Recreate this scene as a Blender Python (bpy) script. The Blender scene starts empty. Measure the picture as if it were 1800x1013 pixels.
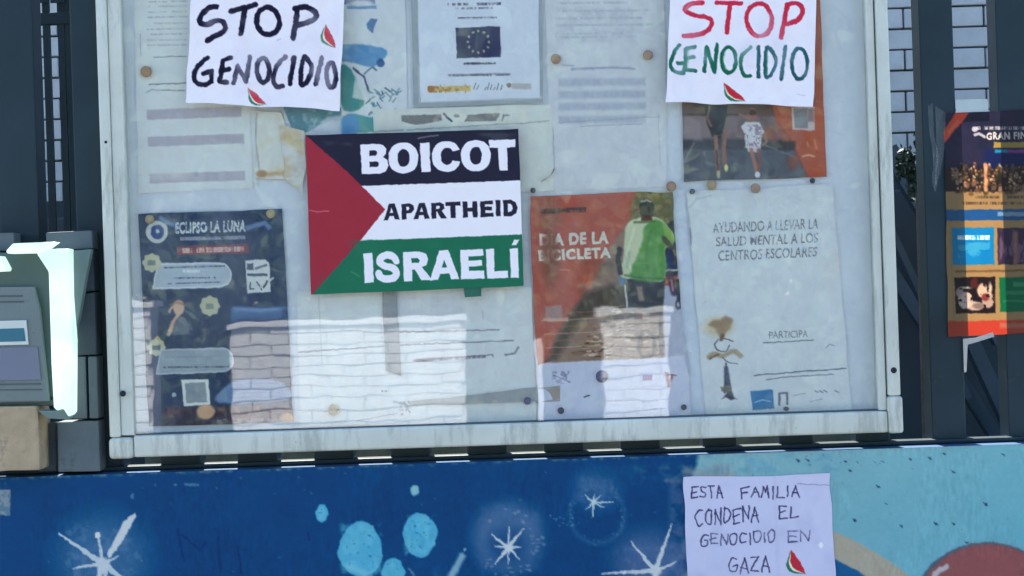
import bpy, bmesh, math, random
import numpy as np
from mathutils import Vector, Matrix, Euler

random.seed(7)
R = math.radians
SC = bpy.context.scene
COL = SC.collection

# ------------------------------------------------------------------ camera
EYE = 1.55
DIST = 3.0
PX = 2.07 / 1800.0            # metres per photograph pixel on the board plane (Y = 0)
ROLL = R(1.9)
cd = bpy.data.cameras.new('camera')
cam = bpy.data.objects.new('camera', cd)
COL.objects.link(cam)
cam.matrix_world = Matrix.Translation((0, -DIST, EYE)) @ (Euler((R(90), 0, 0)).to_matrix() @ Matrix.Rotation(-ROLL, 3, 'Z')).to_4x4()
cd.sensor_width = 36
cd.lens = 36 * DIST / 2.07
cd.clip_end = 500
SC.camera = cam

# ------------------------------------------------------------------ light
SUN_EL, SUN_AZ = R(54), R(-9)       # behind the fence, slightly from the left
w = bpy.data.worlds.new('World')
SC.world = w
w.use_nodes = True
nt = w.node_tree
bg = nt.nodes['Background']
sky = nt.nodes.new('ShaderNodeTexSky')
sky.sky_type = 'NISHITA'
sky.sun_disc = False
sky.sun_elevation = SUN_EL
sky.sun_rotation = SUN_AZ
sky.altitude = 300
sky.air_density = 1.0
sky.dust_density = 0.3
sky.ozone_density = 1.2
nt.links.new(sky.outputs[0], bg.inputs[0])
bg.inputs[1].default_value = 0.15
sl = bpy.data.lights.new('sun', 'SUN')
sun = bpy.data.objects.new('sun', sl)
COL.objects.link(sun)
sl.energy = 4.5
sl.angle = R(0.5)
sl.color = (1.0, 0.93, 0.82)
sd = Vector((math.sin(SUN_AZ) * math.cos(SUN_EL), math.cos(SUN_AZ) * math.cos(SUN_EL), math.sin(SUN_EL)))
sun.rotation_euler = sd.to_track_quat('Z', 'Y').to_euler()
vs = SC.view_settings
vs.view_transform = 'Standard'
vs.look = 'None'
vs.gamma = 1
vs.use_curve_mapping = False
vs.exposure = 1.79

# ------------------------------------------------------------------ helpers
CR, SR = math.cos(ROLL), math.sin(ROLL)


def Rp(px, py):
    u, v = px - 900.0, 506.5 - py
    return u * CR + v * SR, -u * SR + v * CR


def P(px, py, Y=0.0):
    """photograph pixel -> world point on the plane at depth Y"""
    f = PX * (DIST + Y) / DIST
    a, b = Rp(px, py)
    return Vector((a * f, Y, EYE + b * f))


def Wx(r, Y=0.0):
    return r * PX * (DIST + Y) / DIST


def Wz(r, Y=0.0):
    return EYE + r * PX * (DIST + Y) / DIST


def tag(o, label=None, cat=None, group=None, kind=None):
    for k, v in (('label', label), ('category', cat), ('group', group), ('kind', kind)):
        if v:
            o[k] = v
    return o


def link(name, me, mat=None, parent=None, loc=None):
    o = bpy.data.objects.new(name, me)
    COL.objects.link(o)
    if mat is not None and me is not None and not me.materials:
        me.materials.append(mat)
    if loc is not None:
        o.location = loc
    if parent is not None:
        o.parent = parent
    return o


def empty(name, loc):
    o = bpy.data.objects.new(name, None)
    o.empty_display_size = .05
    COL.objects.link(o)
    o.location = loc
    return o


def bm_mesh(bm, name, smooth=False):
    bmesh.ops.recalc_face_normals(bm, faces=bm.faces)
    me = bpy.data.meshes.new(name)
    bm.to_mesh(me)
    bm.free()
    if smooth:
        me.polygons.foreach_set('use_smooth', [True] * len(me.polygons))
    return me


def add_box(bm, x0, x1, y0, y1, z0, z1, bev=0.0, seg=2):
    t = bmesh.new()
    m = Matrix.Translation(((x0 + x1) / 2, (y0 + y1) / 2, (z0 + z1) / 2)) @ Matrix.Diagonal((abs(x1 - x0), abs(y1 - y0), abs(z1 - z0), 1))
    bmesh.ops.create_cube(t, size=1, matrix=m)
    if bev > 0:
        bmesh.ops.bevel(t, geom=list(t.edges), offset=bev, segments=seg, profile=.6, affect='EDGES')
    me = bpy.data.meshes.new('tmp')
    t.to_mesh(me)
    t.free()
    bm.from_mesh(me)
    bpy.data.meshes.remove(me)


def boxo(name, x0, x1, y0, y1, z0, z1, mat, parent=None, bev=0.0, seg=2, smooth=False):
    """a box as an object whose origin is its centre (in the parent's space)"""
    c = Vector(((x0 + x1) / 2, (y0 + y1) / 2, (z0 + z1) / 2))
    bm = bmesh.new()
    add_box(bm, x0 - c.x, x1 - c.x, y0 - c.y, y1 - c.y, z0 - c.z, z1 - c.z, bev, seg)
    off = parent.location if parent is not None else Vector((0, 0, 0))
    return link(name, bm_mesh(bm, name, smooth), mat, parent, c - off)


def prism(name, pts, Yf, Yb, mat, parent=None, bev=0.0):
    """extrude an outline given in photograph pixels from depth Yf (front) to Yb (back)"""
    vs_ = [P(x, y, Yf) for x, y in pts]
    c = sum(vs_, Vector()) / len(vs_)
    bm = bmesh.new()
    a = [bm.verts.new(p - c) for p in vs_]
    b = [bm.verts.new(p - c + Vector((0, Yb - Yf, 0))) for p in vs_]
    n = len(a)
    bm.faces.new(a)
    bm.faces.new(b[::-1])
    for i in range(n):
        bm.faces.new((a[i], b[i], b[(i + 1) % n], a[(i + 1) % n]))
    bmesh.ops.recalc_face_normals(bm, faces=bm.faces)
    if bev:
        bmesh.ops.bevel(bm, geom=list(bm.edges), offset=bev, segments=2, profile=.6, affect='EDGES')
    off = parent.location if parent is not None else Vector((0, 0, 0))
    return link(name, bm_mesh(bm, name), mat, parent, c - off)


# colour: values read off the photograph as sRGB 0-255, turned into reflectances
# by dividing out the one blue shade light that reaches everything in view
K_OUT = np.array((0.70, 0.84, 1.14))
K_IN = np.array((0.50, 0.62, 0.80))
ADD_IN = np.array((0.020, 0.028, 0.045))


def lin(c):
    c = np.clip(np.asarray(c, dtype=float) / 255.0, 0, 1)
    return np.where(c <= .04045, c / 12.92, ((c + .055) / 1.055) ** 2.4)


def alb(c, inside=False):
    l = lin(c)
    l = (l - ADD_IN) / K_IN if inside else l / K_OUT
    return np.clip(l, .006, .88)


def noise2(x, y, scale, seed=0):
    """smooth value noise in -1..1"""
    x = np.asarray(x) / scale + seed * 17.31
    y = np.asarray(y) / scale + seed * 9.77
    xi, yi = np.floor(x), np.floor(y)
    fx, fy = x - xi, y - yi
    fx, fy = fx * fx * (3 - 2 * fx), fy * fy * (3 - 2 * fy)

    def h(a, b):
        n = np.sin(a * 127.1 + b * 311.7 + seed * 74.7) * 43758.5453
        return n - np.floor(n)
    return (h(xi, yi) * (1 - fx) * (1 - fy) + h(xi + 1, yi) * fx * (1 - fy) + h(xi, yi + 1) * (1 - fx) * fy + h(xi + 1, yi + 1) * fx * fy) * 2 - 1


def fbm(x, y, scale, seed=0, oct=3):
    s, a, t = 0, 1.0, 0
    for i in range(oct):
        s = s + a * noise2(x, y, scale / 2 ** i, seed + i * 5)
        t += a
        a *= .55
    return s / t


# ---- letters
FONT_CACHE = {}


def font_mesh(text, bold=0.0, shear=0.0):
    key = (text, bold, shear)
    if key in FONT_CACHE:
        return FONT_CACHE[key]
    cu = bpy.data.curves.new('lettering', 'FONT')
    cu.body = text
    cu.offset = bold
    cu.resolution_u = 6
    cu.shear = shear
    cu.space_character = 1.0 + bold * 3
    ob = bpy.data.objects.new('lettering', cu)
    me = bpy.data.meshes.new_from_object(ob)
    me.calc_loop_triangles()
    v = np.empty(len(me.vertices) * 3)
    me.vertices.foreach_get('co', v)
    v = v.reshape(-1, 3)[:, :2]
    t = np.empty(len(me.loop_triangles) * 3, dtype=np.int32)
    me.loop_triangles.foreach_get('vertices', t)
    t = t.reshape(-1, 3)
    lo, hi = v.min(0), v.max(0)
    v = (v - lo) / (hi - lo)
    bpy.data.objects.remove(ob)
    bpy.data.meshes.remove(me)
    bpy.data.curves.remove(cu)
    FONT_CACHE[key] = (v, t)
    return v, t


def quad_map(q, s, t):
    """q: TL TR BR BL; s right 0..1, t down 0..1"""
    q = np.asarray(q, float)
    s = np.asarray(s)[..., None]
    t = np.asarray(t)[..., None]
    return q[0] * (1 - s) * (1 - t) + q[1] * s * (1 - t) + q[2] * s * t + q[3] * (1 - s) * t


GL = {
    'A': [[(0, 1), (.5, 0), (1, 1)], [(.2, .62), (.82, .6)]],
    'B': [[(0, 0), (0, 1), (.7, .95), (.9, .75), (.6, .5), (0, .48)], [(0, 0), (.6, .02), (.8, .25), (.6, .5)]],
    'C': [[(1, .05), (.45, 0), (0, .5), (.1, .9), (.5, 1), (1, .9)]],
    'D': [[(0, 0), (.02, 1), (.7, .85), (1, .45), (.6, .05), (0, 0)]],
    'E': [[(1, 0), (0, .05), (0, 1), (.95, .97)], [(0, .5), (.8, .45)]],
    'F': [[(1, 0), (0, .05), (.02, 1)], [(0, .48), (.8, .42)]],
    'G': [[(1, .05), (.4, 0), (0, .5), (.15, .95), (.7, 1), (1, .85), (1, .55), (.5, .58)]],
    'H': [[(0, 0), (0, 1)], [(1, 0), (1, 1)], [(0, .5), (1, .48)]],
    'I': [[(.5, 0), (.5, 1)]],
    'L': [[(.1, 0), (0, 1), (1, .95)]],
    'M': [[(0, 1), (.15, 0), (.5, .6), (.85, 0), (1, 1)]],
    'N': [[(0, 1), (.05, 0), (.9, 1), (1, 0)]],
    'O': [[(.5, 0), (.1, .2), (0, .6), (.3, 1), (.8, .9), (1, .45), (.8, .08), (.5, 0)]],
    'P': [[(0, 1), (0, 0), (.8, .05), (.9, .35), (.6, .52), (0, .55)]],
    'R': [[(0, 1), (0, 0), (.8, .05), (.9, .35), (.5, .52), (0, .55)], [(.45, .52), (1, 1)]],
    'S': [[(.95, .05), (.4, 0), (.05, .25), (.4, .48), (.9, .65), (.8, .95), (.3, 1), (0, .9)]],
    'T': [[(0, .03), (1, 0)], [(.5, 0), (.48, 1)]],
    'U': [[(0, 0), (.05, .8), (.4, 1), (.9, .8), (1, 0)]],
    'V': [[(0, 0), (.5, 1), (1, 0)]],
    'Y': [[(0, 0), (.5, .5), (1, 0)], [(.5, .5), (.45, 1)]],
    'Z': [[(0, .03), (1, 0), (0, 1), (1, .96)]],
}


class Canvas:
    """colours at the vertices of one sheet, painted in photograph pixels"""

    def __init__(s, x, y, base, warp=.7, seed=1):
        s.rx, s.ry = x, y
        s.x = x + warp * noise2(x, y, 7, seed) + warp * .6 * noise2(x, y, 3, seed + 3)
        s.y = y + warp * noise2(x, y, 7, seed + 11) + warp * .6 * noise2(x, y, 3, seed + 13)
        s.c = np.empty((len(x), 3))
        s.c[:] = base
        s.seed = seed

    def _mix(s, idx, color, a):
        color = np.asarray(color, float)
        a = np.asarray(a)[:, None]
        s.c[idx] = s.c[idx] * (1 - a) + color * a

    def _box(s, x0, y0, x1, y1, m):
        return np.nonzero((s.x > x0 - m) & (s.x < x1 + m) & (s.y > y0 - m) & (s.y < y1 + m))[0]

    @staticmethod
    def _segd(x, y, ax, ay, bx, by):
        dx, dy = bx - ax, by - ay
        L = dx * dx + dy * dy + 1e-9
        t = np.clip(((x - ax) * dx + (y - ay) * dy) / L, 0, 1)
        return np.hypot(x - ax - t * dx, y - ay - t * dy)

    def poly(s, pts, color, a=1.0, soft=1.2):
        xs, ys = [p[0] for p in pts], [p[1] for p in pts]
        idx = s._box(min(xs), min(ys), max(xs), max(ys), soft + 1)
        if not len(idx):
            return
        x, y = s.x[idx], s.y[idx]
        d = np.full(len(idx), 1e9)
        ins = np.zeros(len(idx), bool)
        for i in range(len(pts)):
            (ax, ay), (bx, by) = pts[i], pts[(i + 1) % len(pts)]
            d = np.minimum(d, s._segd(x, y, ax, ay, bx, by))
            if ay != by:
                ins ^= ((ay > y) != (by > y)) & (x < (bx - ax) * (y - ay) / (by - ay) + ax)
        sd = np.where(ins, d, -d)
        s._mix(idx, color, a * np.clip(.5 + sd / soft, 0, 1))

    def rect(s, x0, y0, x1, y1, color, a=1.0, soft=1.2, slope=0.0):
        dx = (x1 - x0) * slope
        s.poly([(x0, y0), (x1, y0 + dx), (x1, y1 + dx), (x0, y1)], color, a, soft)

    def line(s, pts, wd, color, a=1.0, soft=1.2, taper=False):
        xs, ys = [p[0] for p in pts], [p[1] for p in pts]
        idx = s._box(min(xs), min(ys), max(xs), max(ys), wd + soft)
        if not len(idx):
            return
        x, y = s.x[idx], s.y[idx]
        d = np.full(len(idx), 1e9)
        n = len(pts) - 1
        for i in range(n):
            k = s._segd(x, y, *pts[i], *pts[i + 1])
            d = np.minimum(d, k)
        ww = wd / 2
        if taper:
            ax, ay = pts[0]
            bx, by = pts[-1]
            L = (bx - ax) ** 2 + (by - ay) ** 2 + 1e-9
            t = np.clip(((x - ax) * (bx - ax) + (y - ay) * (by - ay)) / L, 0, 1)
            ww = wd / 2 * (1 - .75 * t)
        s._mix(idx, color, a * np.clip(.5 + (ww - d) / soft, 0, 1))

    def ell(s, cx, cy, rx, ry, color, a=1.0, soft=1.2, rot=0.0, ring=None):
        m = max(rx, ry)
        idx = s._box(cx - m, cy - m, cx + m, cy + m, soft + 2 + (ring or 0))
        if not len(idx):
            return
        c, q = math.cos(rot), math.sin(rot)
        dx, dy = s.x[idx] - cx, s.y[idx] - cy
        u, v = dx * c + dy * q, -dx * q + dy * c
        r = np.hypot(u / rx, v / ry)
        sd = (1 - r) * min(rx, ry) / np.maximum(r, .3) ** .0
        if ring:
            sd = ring / 2 - np.abs(sd)
        s._mix(idx, color, a * np.clip(.5 + sd / soft, 0, 1))

    def blotch(s, x0, y0, x1, y1, color, scale=8, th=.1, a=.7, soft=.25, seed=0, edge=4, sx=1, sy=1):
        idx = s._box(x0, y0, x1, y1, 0)
        if not len(idx):
            return
        x, y = s.x[idx], s.y[idx]
        n = fbm(x / sx, y / sy, scale, s.seed + seed)
        e = np.minimum(np.minimum(x - x0, x1 - x), np.minimum(y - y0, y1 - y)) / edge
        s._mix(idx, color, a * np.clip((n - th) / soft, 0, 1) * np.clip(e, 0, 1))

    def tiny(s, x0, y, x1, h, color, a=.6, slope=-.03, seed=0):
        """a line of print too small to read"""
        idx = s._box(x0, y - 20, x1, y + 20, 0)
        if not len(idx):
            return
        x, yy = s.rx[idx], s.ry[idx] - slope * (s.rx[idx] - x0) - y
        k = noise2(x, x * 0 + y, 2.2, s.seed + seed)
        k2 = noise2(x, yy + y, 2.0, s.seed + seed + 4)
        word = noise2(x, x * 0 + y * 1.7, 9, s.seed + seed + 9) > -.62
        al = np.clip(.65 + .5 * k + .35 * k2, 0, 1) * word * np.clip(.5 + (h / 2 - np.abs(yy)) / 1.0, 0, 1)
        al = al * ((x > x0) & (x < x1))
        s._mix(idx, color, a * al)

    def write(s, text, x0, y0, x1, y1, wd, color, a=1.0, slope=0.0, jit=.06, soft=1.1, seed=3, gap=.28):
        rn = random.Random(seed)
        n = sum(.45 if ch in ' I' else 1 for ch in text)
        cw = (x1 - x0) / n
        x = x0
        for ch in text:
            adv = cw * (.45 if ch in ' I' else 1)
            if ch in GL:
                g0, g1 = x + adv * gap / 2, x + adv * (1 - gap / 2)
                oy = rn.uniform(-jit, jit) * (y1 - y0)
                for pl in GL[ch]:
                    pts = []
                    for (u, v) in pl:
                        X = g0 + u * (g1 - g0) + rn.uniform(-jit, jit) * (g1 - g0)
                        Y = y0 + v * (y1 - y0) + oy + rn.uniform(-jit, jit) * (y1 - y0) + slope * (X - x0)
                        pts.append((X, Y))
                    s.line(smooth(pts) if ch in 'CGOSUDPRB' else pts, wd, color, a, soft)
            x += adv

    def text(s, txt, quad, color, a=1.0, bold=.0, shear=0.0):
        v, t = font_mesh(txt, bold, shear)
        pv = quad_map(quad, v[:, 0], 1 - v[:, 1])
        lo, hi = pv.min(0), pv.max(0)
        idx = s._box(lo[0], lo[1], hi[0], hi[1], 2)
        if not len(idx):
            return
        cov = np.zeros(len(idx))
        for ox, oy in ((-.35, -.35), (.35, -.35), (-.35, .35), (.35, .35)):
            x, y = s.x[idx] + ox, s.y[idx] + oy
            hit = np.zeros(len(idx), bool)
            for tri in t:
                a_, b_, c_ = pv[tri[0]], pv[tri[1]], pv[tri[2]]
                sel = (x >= min(a_[0], b_[0], c_[0])) & (x <= max(a_[0], b_[0], c_[0]))
                k = np.nonzero(sel)[0]
                if not len(k):
                    continue
                xx, yy = x[k], y[k]
                d1 = (xx - b_[0]) * (a_[1] - b_[1]) - (a_[0] - b_[0]) * (yy - b_[1])
                d2 = (xx - c_[0]) * (b_[1] - c_[1]) - (b_[0] - c_[0]) * (yy - c_[1])
                d3 = (xx - a_[0]) * (c_[1] - a_[1]) - (c_[0] - a_[0]) * (yy - a_[1])
                neg = (d1 < 0) | (d2 < 0) | (d3 < 0)
                pos = (d1 > 0) | (d2 > 0) | (d3 > 0)
                hit[k] |= ~(neg & pos)
            cov += hit / 4.0
        s._mix(idx, color, a * cov)

    def mottle(s, amp=4, scale=22, seed=20):
        s.c += (fbm(s.rx, s.ry, scale, s.seed + seed) * amp)[:, None]
        s.c += (noise2(s.rx, s.ry, 2.4, s.seed + seed + 2) * amp * .35)[:, None]

    def melon(s, cx, cy, L, W, rot, flip=1):
        """a hand drawn slice of watermelon: green rind, white line, red flesh"""
        L, W = L * 1.18, W * 1.15

        def arc(k, lo=0, hi=1, off=0.0):
            out = []
            for i in range(11):
                t = lo + (hi - lo) * i / 10
                u = (t - .5) * L
                v = flip * W * k * math.sin(math.pi * t) + off
                out.append((cx + u * math.cos(rot) - v * math.sin(rot), cy + u * math.sin(rot) + v * math.cos(rot)))
            return out
        top = arc(-.12)
        s.poly(arc(1.0) + top[::-1], (40, 105, 80))
        s.poly(arc(.72, .06, .94) + top[::-1], (205, 215, 215))
        s.poly(arc(.55, .04, .96) + top[::-1], (168, 40, 62))


def smooth(pts, n=5):
    """Catmull-Rom through the points"""
    out = []
    p = [pts[0]] + list(pts) + [pts[-1]]
    if pts[0] == pts[-1]:
        p = [pts[-2]] + list(pts) + [pts[1]]
    for i in range(1, len(p) - 2):
        for k in range(n):
            t = k / n
            q = []
            for d in (0, 1):
                a, b, c, e = p[i - 1][d], p[i][d], p[i + 1][d], p[i + 2][d]
                q.append(.5 * (2 * b + (c - a) * t + (2 * a - 5 * b + 4 * c - e) * t * t + (3 * b - a - 3 * c + e) * t ** 3))
            out.append(tuple(q))
    out.append(tuple(pts[-1]))
    return out


# ------------------------------------------------------------------ materials
def newmat(name):
    m = bpy.data.materials.new(name)
    m.use_nodes = True
    t = m.node_tree
    return m, t, t.nodes['Principled BSDF']


def add_bump(t, bsdf, scale, strength, dist=.001, detail=4):
    tc = t.nodes.new('ShaderNodeTexCoord')
    n = t.nodes.new('ShaderNodeTexNoise')
    n.inputs['Scale'].default_value = scale
    n.inputs['Detail'].default_value = detail
    b = t.nodes.new('ShaderNodeBump')
    b.inputs['Strength'].default_value = strength
    b.inputs['Distance'].default_value = dist
    t.links.new(tc.outputs['Object'], n.inputs['Vector'])
    t.links.new(n.outputs['Fac'], b.inputs['Height'])
    t.links.new(b.outputs['Normal'], bsdf.inputs['Normal'])
    return tc


def plain(name, c, rough=.6, metal=0.0, var=.12, vscale=8.0, bump=.15, bscale=120, bdist=.001, raw=False, spec=.5, dirt=None, dscale=6.0, dth=.6, stretch=None):
    m, t, b = newmat(name)
    c = np.asarray(c, float) if raw else alb(c)
    b.inputs['Roughness'].default_value = rough
    b.inputs['Metallic'].default_value = metal
    b.inputs['Specular IOR Level'].default_value = spec
    tc = add_bump(t, b, bscale, bump, bdist)
    n = t.nodes.new('ShaderNodeTexNoise')
    n.inputs['Scale'].default_value = vscale
    n.inputs['Detail'].default_value = 6
    n.inputs['Roughness'].default_value = .6
    t.links.new(tc.outputs['Object'], n.inputs['Vector'])
    r = t.nodes.new('ShaderNodeValToRGB')
    r.color_ramp.elements[0].position = .3
    r.color_ramp.elements[1].position = .7
    r.color_ramp.elements[0].color = (*(c * (1 - var)), 1)
    r.color_ramp.elements[1].color = (*np.clip(c * (1 + var), 0, .9), 1)
    t.links.new(n.outputs['Fac'], r.inputs['Fac'])
    out = r.outputs['Color']
    if dirt is not None:
        d = np.asarray(dirt, float) if raw else alb(dirt)
        n2 = t.nodes.new('ShaderNodeTexNoise')
        n2.inputs['Scale'].default_value = dscale
        n2.inputs['Detail'].default_value = 8
        n2.inputs['Roughness'].default_value = .7
        if stretch:
            mp_ = t.nodes.new('ShaderNodeMapping')
            mp_.inputs['Scale'].default_value = stretch
            t.links.new(tc.outputs['Object'], mp_.inputs['Vector'])
            t.links.new(mp_.outputs['Vector'], n2.inputs['Vector'])
        else:
            t.links.new(tc.outputs['Object'], n2.inputs['Vector'])
        r2 = t.nodes.new('ShaderNodeValToRGB')
        r2.color_ramp.elements[0].position = dth
        r2.color_ramp.elements[1].position = dth + .12
        t.links.new(n2.outputs['Fac'], r2.inputs['Fac'])
        mx = t.nodes.new('ShaderNodeMix')
        mx.data_type = 'RGBA'
        t.links.new(r2.outputs['Color'], mx.inputs['Factor'])
        t.links.new(out, mx.inputs['A'])
        mx.inputs['B'].default_value = (*d, 1)
        out = mx.outputs['Result']
    t.links.new(out, b.inputs['Base Color'])
    return m


def painted(name, rough=.6, bump=.12, bscale=260, bdist=.0004, translucent=0.0, spec=.4):
    m, t, b = newmat(name)
    a = t.nodes.new('ShaderNodeAttribute')
    a.attribute_name = 'paint'
    b.inputs['Roughness'].default_value = rough
    b.inputs['Specular IOR Level'].default_value = spec
    add_bump(t, b, bscale, bump, bdist)
    t.links.new(a.outputs['Color'], b.inputs['Base Color'])
    if translucent > 0:
        tr = t.nodes.new('ShaderNodeBsdfTranslucent')
        gm = t.nodes.new('ShaderNodeGamma')      # light passes the ink twice as deep
        gm.inputs[1].default_value = 1.5
        t.links.new(a.outputs['Color'], gm.inputs[0])
        t.links.new(gm.outputs[0], tr.inputs['Color'])
        mx = t.nodes.new('ShaderNodeMixShader')
        mx.inputs[0].default_value = translucent
        t.links.new(b.outputs[0], mx.inputs[1])
        t.links.new(tr.outputs[0], mx.inputs[2])
        t.links.new(mx.outputs[0], t.nodes['Material Output'].inputs['Surface'])
    return m


M = {}
M['print'] = painted('printed_paper', .8, spec=.15)
M['gloss'] = painted('coated_paper', .45)
M['vinyl'] = painted('vinyl_sticker', .5, bump=.05, spec=.2)
M['thin'] = painted('thin_backlit_paper', .55, translucent=.62)
M['mural'] = painted('mural_paint', .62, bump=.55, bscale=55, bdist=.0014, spec=.08)
M['frame'] = plain('pale_painted_metal', (170, 188, 202), .45, 0.0, .09, 7, .2, 90, .0006, dirt=(146, 162, 174), dscale=16, dth=.5, stretch=(1.8, 1, .35))
M['groove'] = plain('dark_rubber_gasket', (62, 75, 92), .6)
M['backing'] = plain('white_board_backing', (.80, .81, .79), .75, 0, .06, 6, .2, 90, raw=True)
M['bar'] = plain('dark_slate_fence_paint', (27, 46, 62), .5, 0, .25, 5, .18, 90, .001, spec=.25, dirt=(52, 66, 82), dscale=14, dth=.64)
M['screw'] = plain('dark_screw', (30, 38, 55), .35, .6)
M['brick'] = plain('white_painted_brick', (.40, .42, .42), .7, 0, .09, 14, .5, 60, .002, raw=True, dirt=(.31, .32, .33), dscale=10, dth=.6)
M['mortar'] = plain('dirty_mortar', (90, 106, 124), .9, 0, .2)
M['dark'] = plain('dark_plinth_paint', (22, 38, 52), .7, 0, .3, 6, .4, 40, .002)
M['slate'] = plain('slate_blue_beam', (42, 60, 80), .5, 0, .15)
M['concrete'] = plain('concrete', (.30, .29, .27), .9, 0, .2, 6, .5, 60, .003, raw=True)
M['asphalt'] = plain('asphalt', (.05, .05, .052), .9, 0, .25, 20, .6, 200, .003, raw=True)
M['paving'] = plain('paving_slab', (.21, .20, .185), .85, 0, .15, 8, .4, 90, .002, raw=True)
M['blockgrey'] = plain('grey_render_block', (72, 90, 108), .75, 0, .16, 12, .5, 50, .002, dirt=(55, 68, 84), dscale=14, dth=.58)
M['blockdark'] = plain('dark_stone_block', (46, 62, 78), .75, 0, .25, 14, .6, 50, .003)
M['beige'] = plain('beige_stone', (142, 136, 126), .8, 0, .2, 18, .8, 50, .003, dirt=(112, 110, 108), dscale=26, dth=.56)
M['housing'] = plain('grey_plastic_housing', (88, 108, 124), .5, 0, .1, 10, .15, 120, .0006, dirt=(66, 84, 98), dscale=18, dth=.56)
M['housedark'] = plain('dark_plastic_housing', (58, 82, 92), .4, 0, .1, 4, .06, 200, .0004)
M['panelgrey'] = plain('blue_grey_keypad', (92, 106, 140), .4, 0, .06)
M['screenrim'] = plain('pale_screen_rim', (172, 192, 212), .35)
M['whitewall'] = plain('white_painted_masonry', (.78, .77, .74), .8, 0, .06, 5, .4, 40, .002, raw=True, dirt=(.5, .47, .44), dscale=3, dth=.6)
M['greymortar'] = plain('grey_mortar', (.56, .54, .52), .9, 0, .15, raw=True)
M['tape'] = plain('grey_adhesive_tape', (150, 160, 176), .5, 0, .08)
M['binblue'] = plain('blue_plastic', (.05, .15, .32), .5, 0, .1, raw=True)
M['bark'] = plain('bark', (.12, .09, .065), .9, 0, .3, 20, .8, 40, .01, raw=True)
M['leaf'] = plain('dark_foliage', (.045, .08, .03), .6, 0, .35, 3, .2, 20, raw=True)
M['leafdark'] = plain('dark_ivy', (.03, .055, .035), .55, 0, .35, 30, .2, 20, raw=True)
M['pinbrown'] = plain('rusty_brown_pin', (150, 125, 108), .5, 0, .12)
M['pindark'] = plain('dark_pin', (42, 48, 76), .35)
M['pinpurple'] = plain('violet_pin', (78, 84, 128), .4)
M['pinyellow'] = plain('ochre_pin', (158, 150, 124), .5)

# screen: dull blue display
M['screen'] = plain('blue_display', (52, 104, 138), .2)

# lit white frame of the intercom
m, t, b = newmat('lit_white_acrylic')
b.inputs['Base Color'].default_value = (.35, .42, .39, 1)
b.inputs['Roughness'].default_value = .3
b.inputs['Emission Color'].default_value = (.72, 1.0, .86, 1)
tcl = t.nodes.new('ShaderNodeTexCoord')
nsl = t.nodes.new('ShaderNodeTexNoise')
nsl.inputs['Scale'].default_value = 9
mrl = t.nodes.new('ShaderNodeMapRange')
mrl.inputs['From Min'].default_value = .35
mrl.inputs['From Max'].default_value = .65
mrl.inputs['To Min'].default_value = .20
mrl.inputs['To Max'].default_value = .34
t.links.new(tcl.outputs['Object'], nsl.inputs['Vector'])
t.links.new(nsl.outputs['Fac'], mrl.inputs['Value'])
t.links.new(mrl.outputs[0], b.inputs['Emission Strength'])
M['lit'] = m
m, t, b = newmat('clear_green_acrylic')
b.inputs['Base Color'].default_value = (.13, .19, .18, 1)
b.inputs['Roughness'].default_value = .25
M['acrylic'] = m

# pane: clear, reflecting, with a film of dust
m = bpy.data.materials.new('dusty_clear_pane')
m.use_nodes = True
t = m.node_tree
t.nodes.clear()
o_ = t.nodes.new('ShaderNodeOutputMaterial')
tr = t.nodes.new('ShaderNodeBsdfTransparent')
tr.inputs[0].default_value = (.97, .985, .99, 1)
gl = t.nodes.new('ShaderNodeBsdfGlossy')
gl.inputs['Roughness'].default_value = .017
fr = t.nodes.new('ShaderNodeFresnel')
fr.inputs['IOR'].default_value = 1.72
mx = t.nodes.new('ShaderNodeMixShader')
df = t.nodes.new('ShaderNodeBsdfDiffuse')
df.inputs[0].default_value = (.6, .62, .63, 1)
mx2 = t.nodes.new('ShaderNodeMixShader')
tc = t.nodes.new('ShaderNodeTexCoord')
mp = t.nodes.new('ShaderNodeMapping')
mp.inputs['Scale'].default_value = (1, 1, .45)
ns = t.nodes.new('ShaderNodeTexNoise')
ns.inputs['Scale'].default_value = 7
ns.inputs['Detail'].default_value = 9
ns.inputs['Roughness'].default_value = .68
mr = t.nodes.new('ShaderNodeMapRange')
mr.inputs['From Min'].default_value = .4
mr.inputs['From Max'].default_value = .75
mr.inputs['To Min'].default_value = .008
mr.inputs['To Max'].default_value = .09
wv = t.nodes.new('ShaderNodeTexNoise')
wv.inputs['Scale'].default_value = 5
bp = t.nodes.new('ShaderNodeBump')
bp.inputs['Strength'].default_value = .25
bp.inputs['Distance'].default_value = .0015
L = t.links.new
L(tc.outputs['Object'], mp.inputs['Vector'])
L(mp.outputs['Vector'], ns.inputs['Vector'])
L(tc.outputs['Object'], wv.inputs['Vector'])
L(wv.outputs['Fac'], bp.inputs['Height'])
L(bp.outputs['Normal'], gl.inputs['Normal'])
L(ns.outputs['Fac'], mr.inputs['Value'])
geo = t.nodes.new('ShaderNodeNewGeometry')
io = t.nodes.new('ShaderNodeMapRange')      # the same share of light is turned back at either face of the thin pane
io.inputs['To Min'].default_value = 1.8
io.inputs['To Max'].default_value = 1 / 1.8
L(geo.outputs['Backfacing'], io.inputs['Value'])
L(io.outputs[0], fr.inputs['IOR'])
L(fr.outputs[0], mx.inputs[0])
L(tr.outputs[0], mx.inputs[1])
L(gl.outputs[0], mx.inputs[2])
L(mr.outputs[0], mx2.inputs[0])
L(mx.outputs[0], mx2.inputs[1])
L(df.outputs[0], mx2.inputs[2])
L(mx2.outputs[0], o_.inputs['Surface'])
M['pane'] = m

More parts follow.
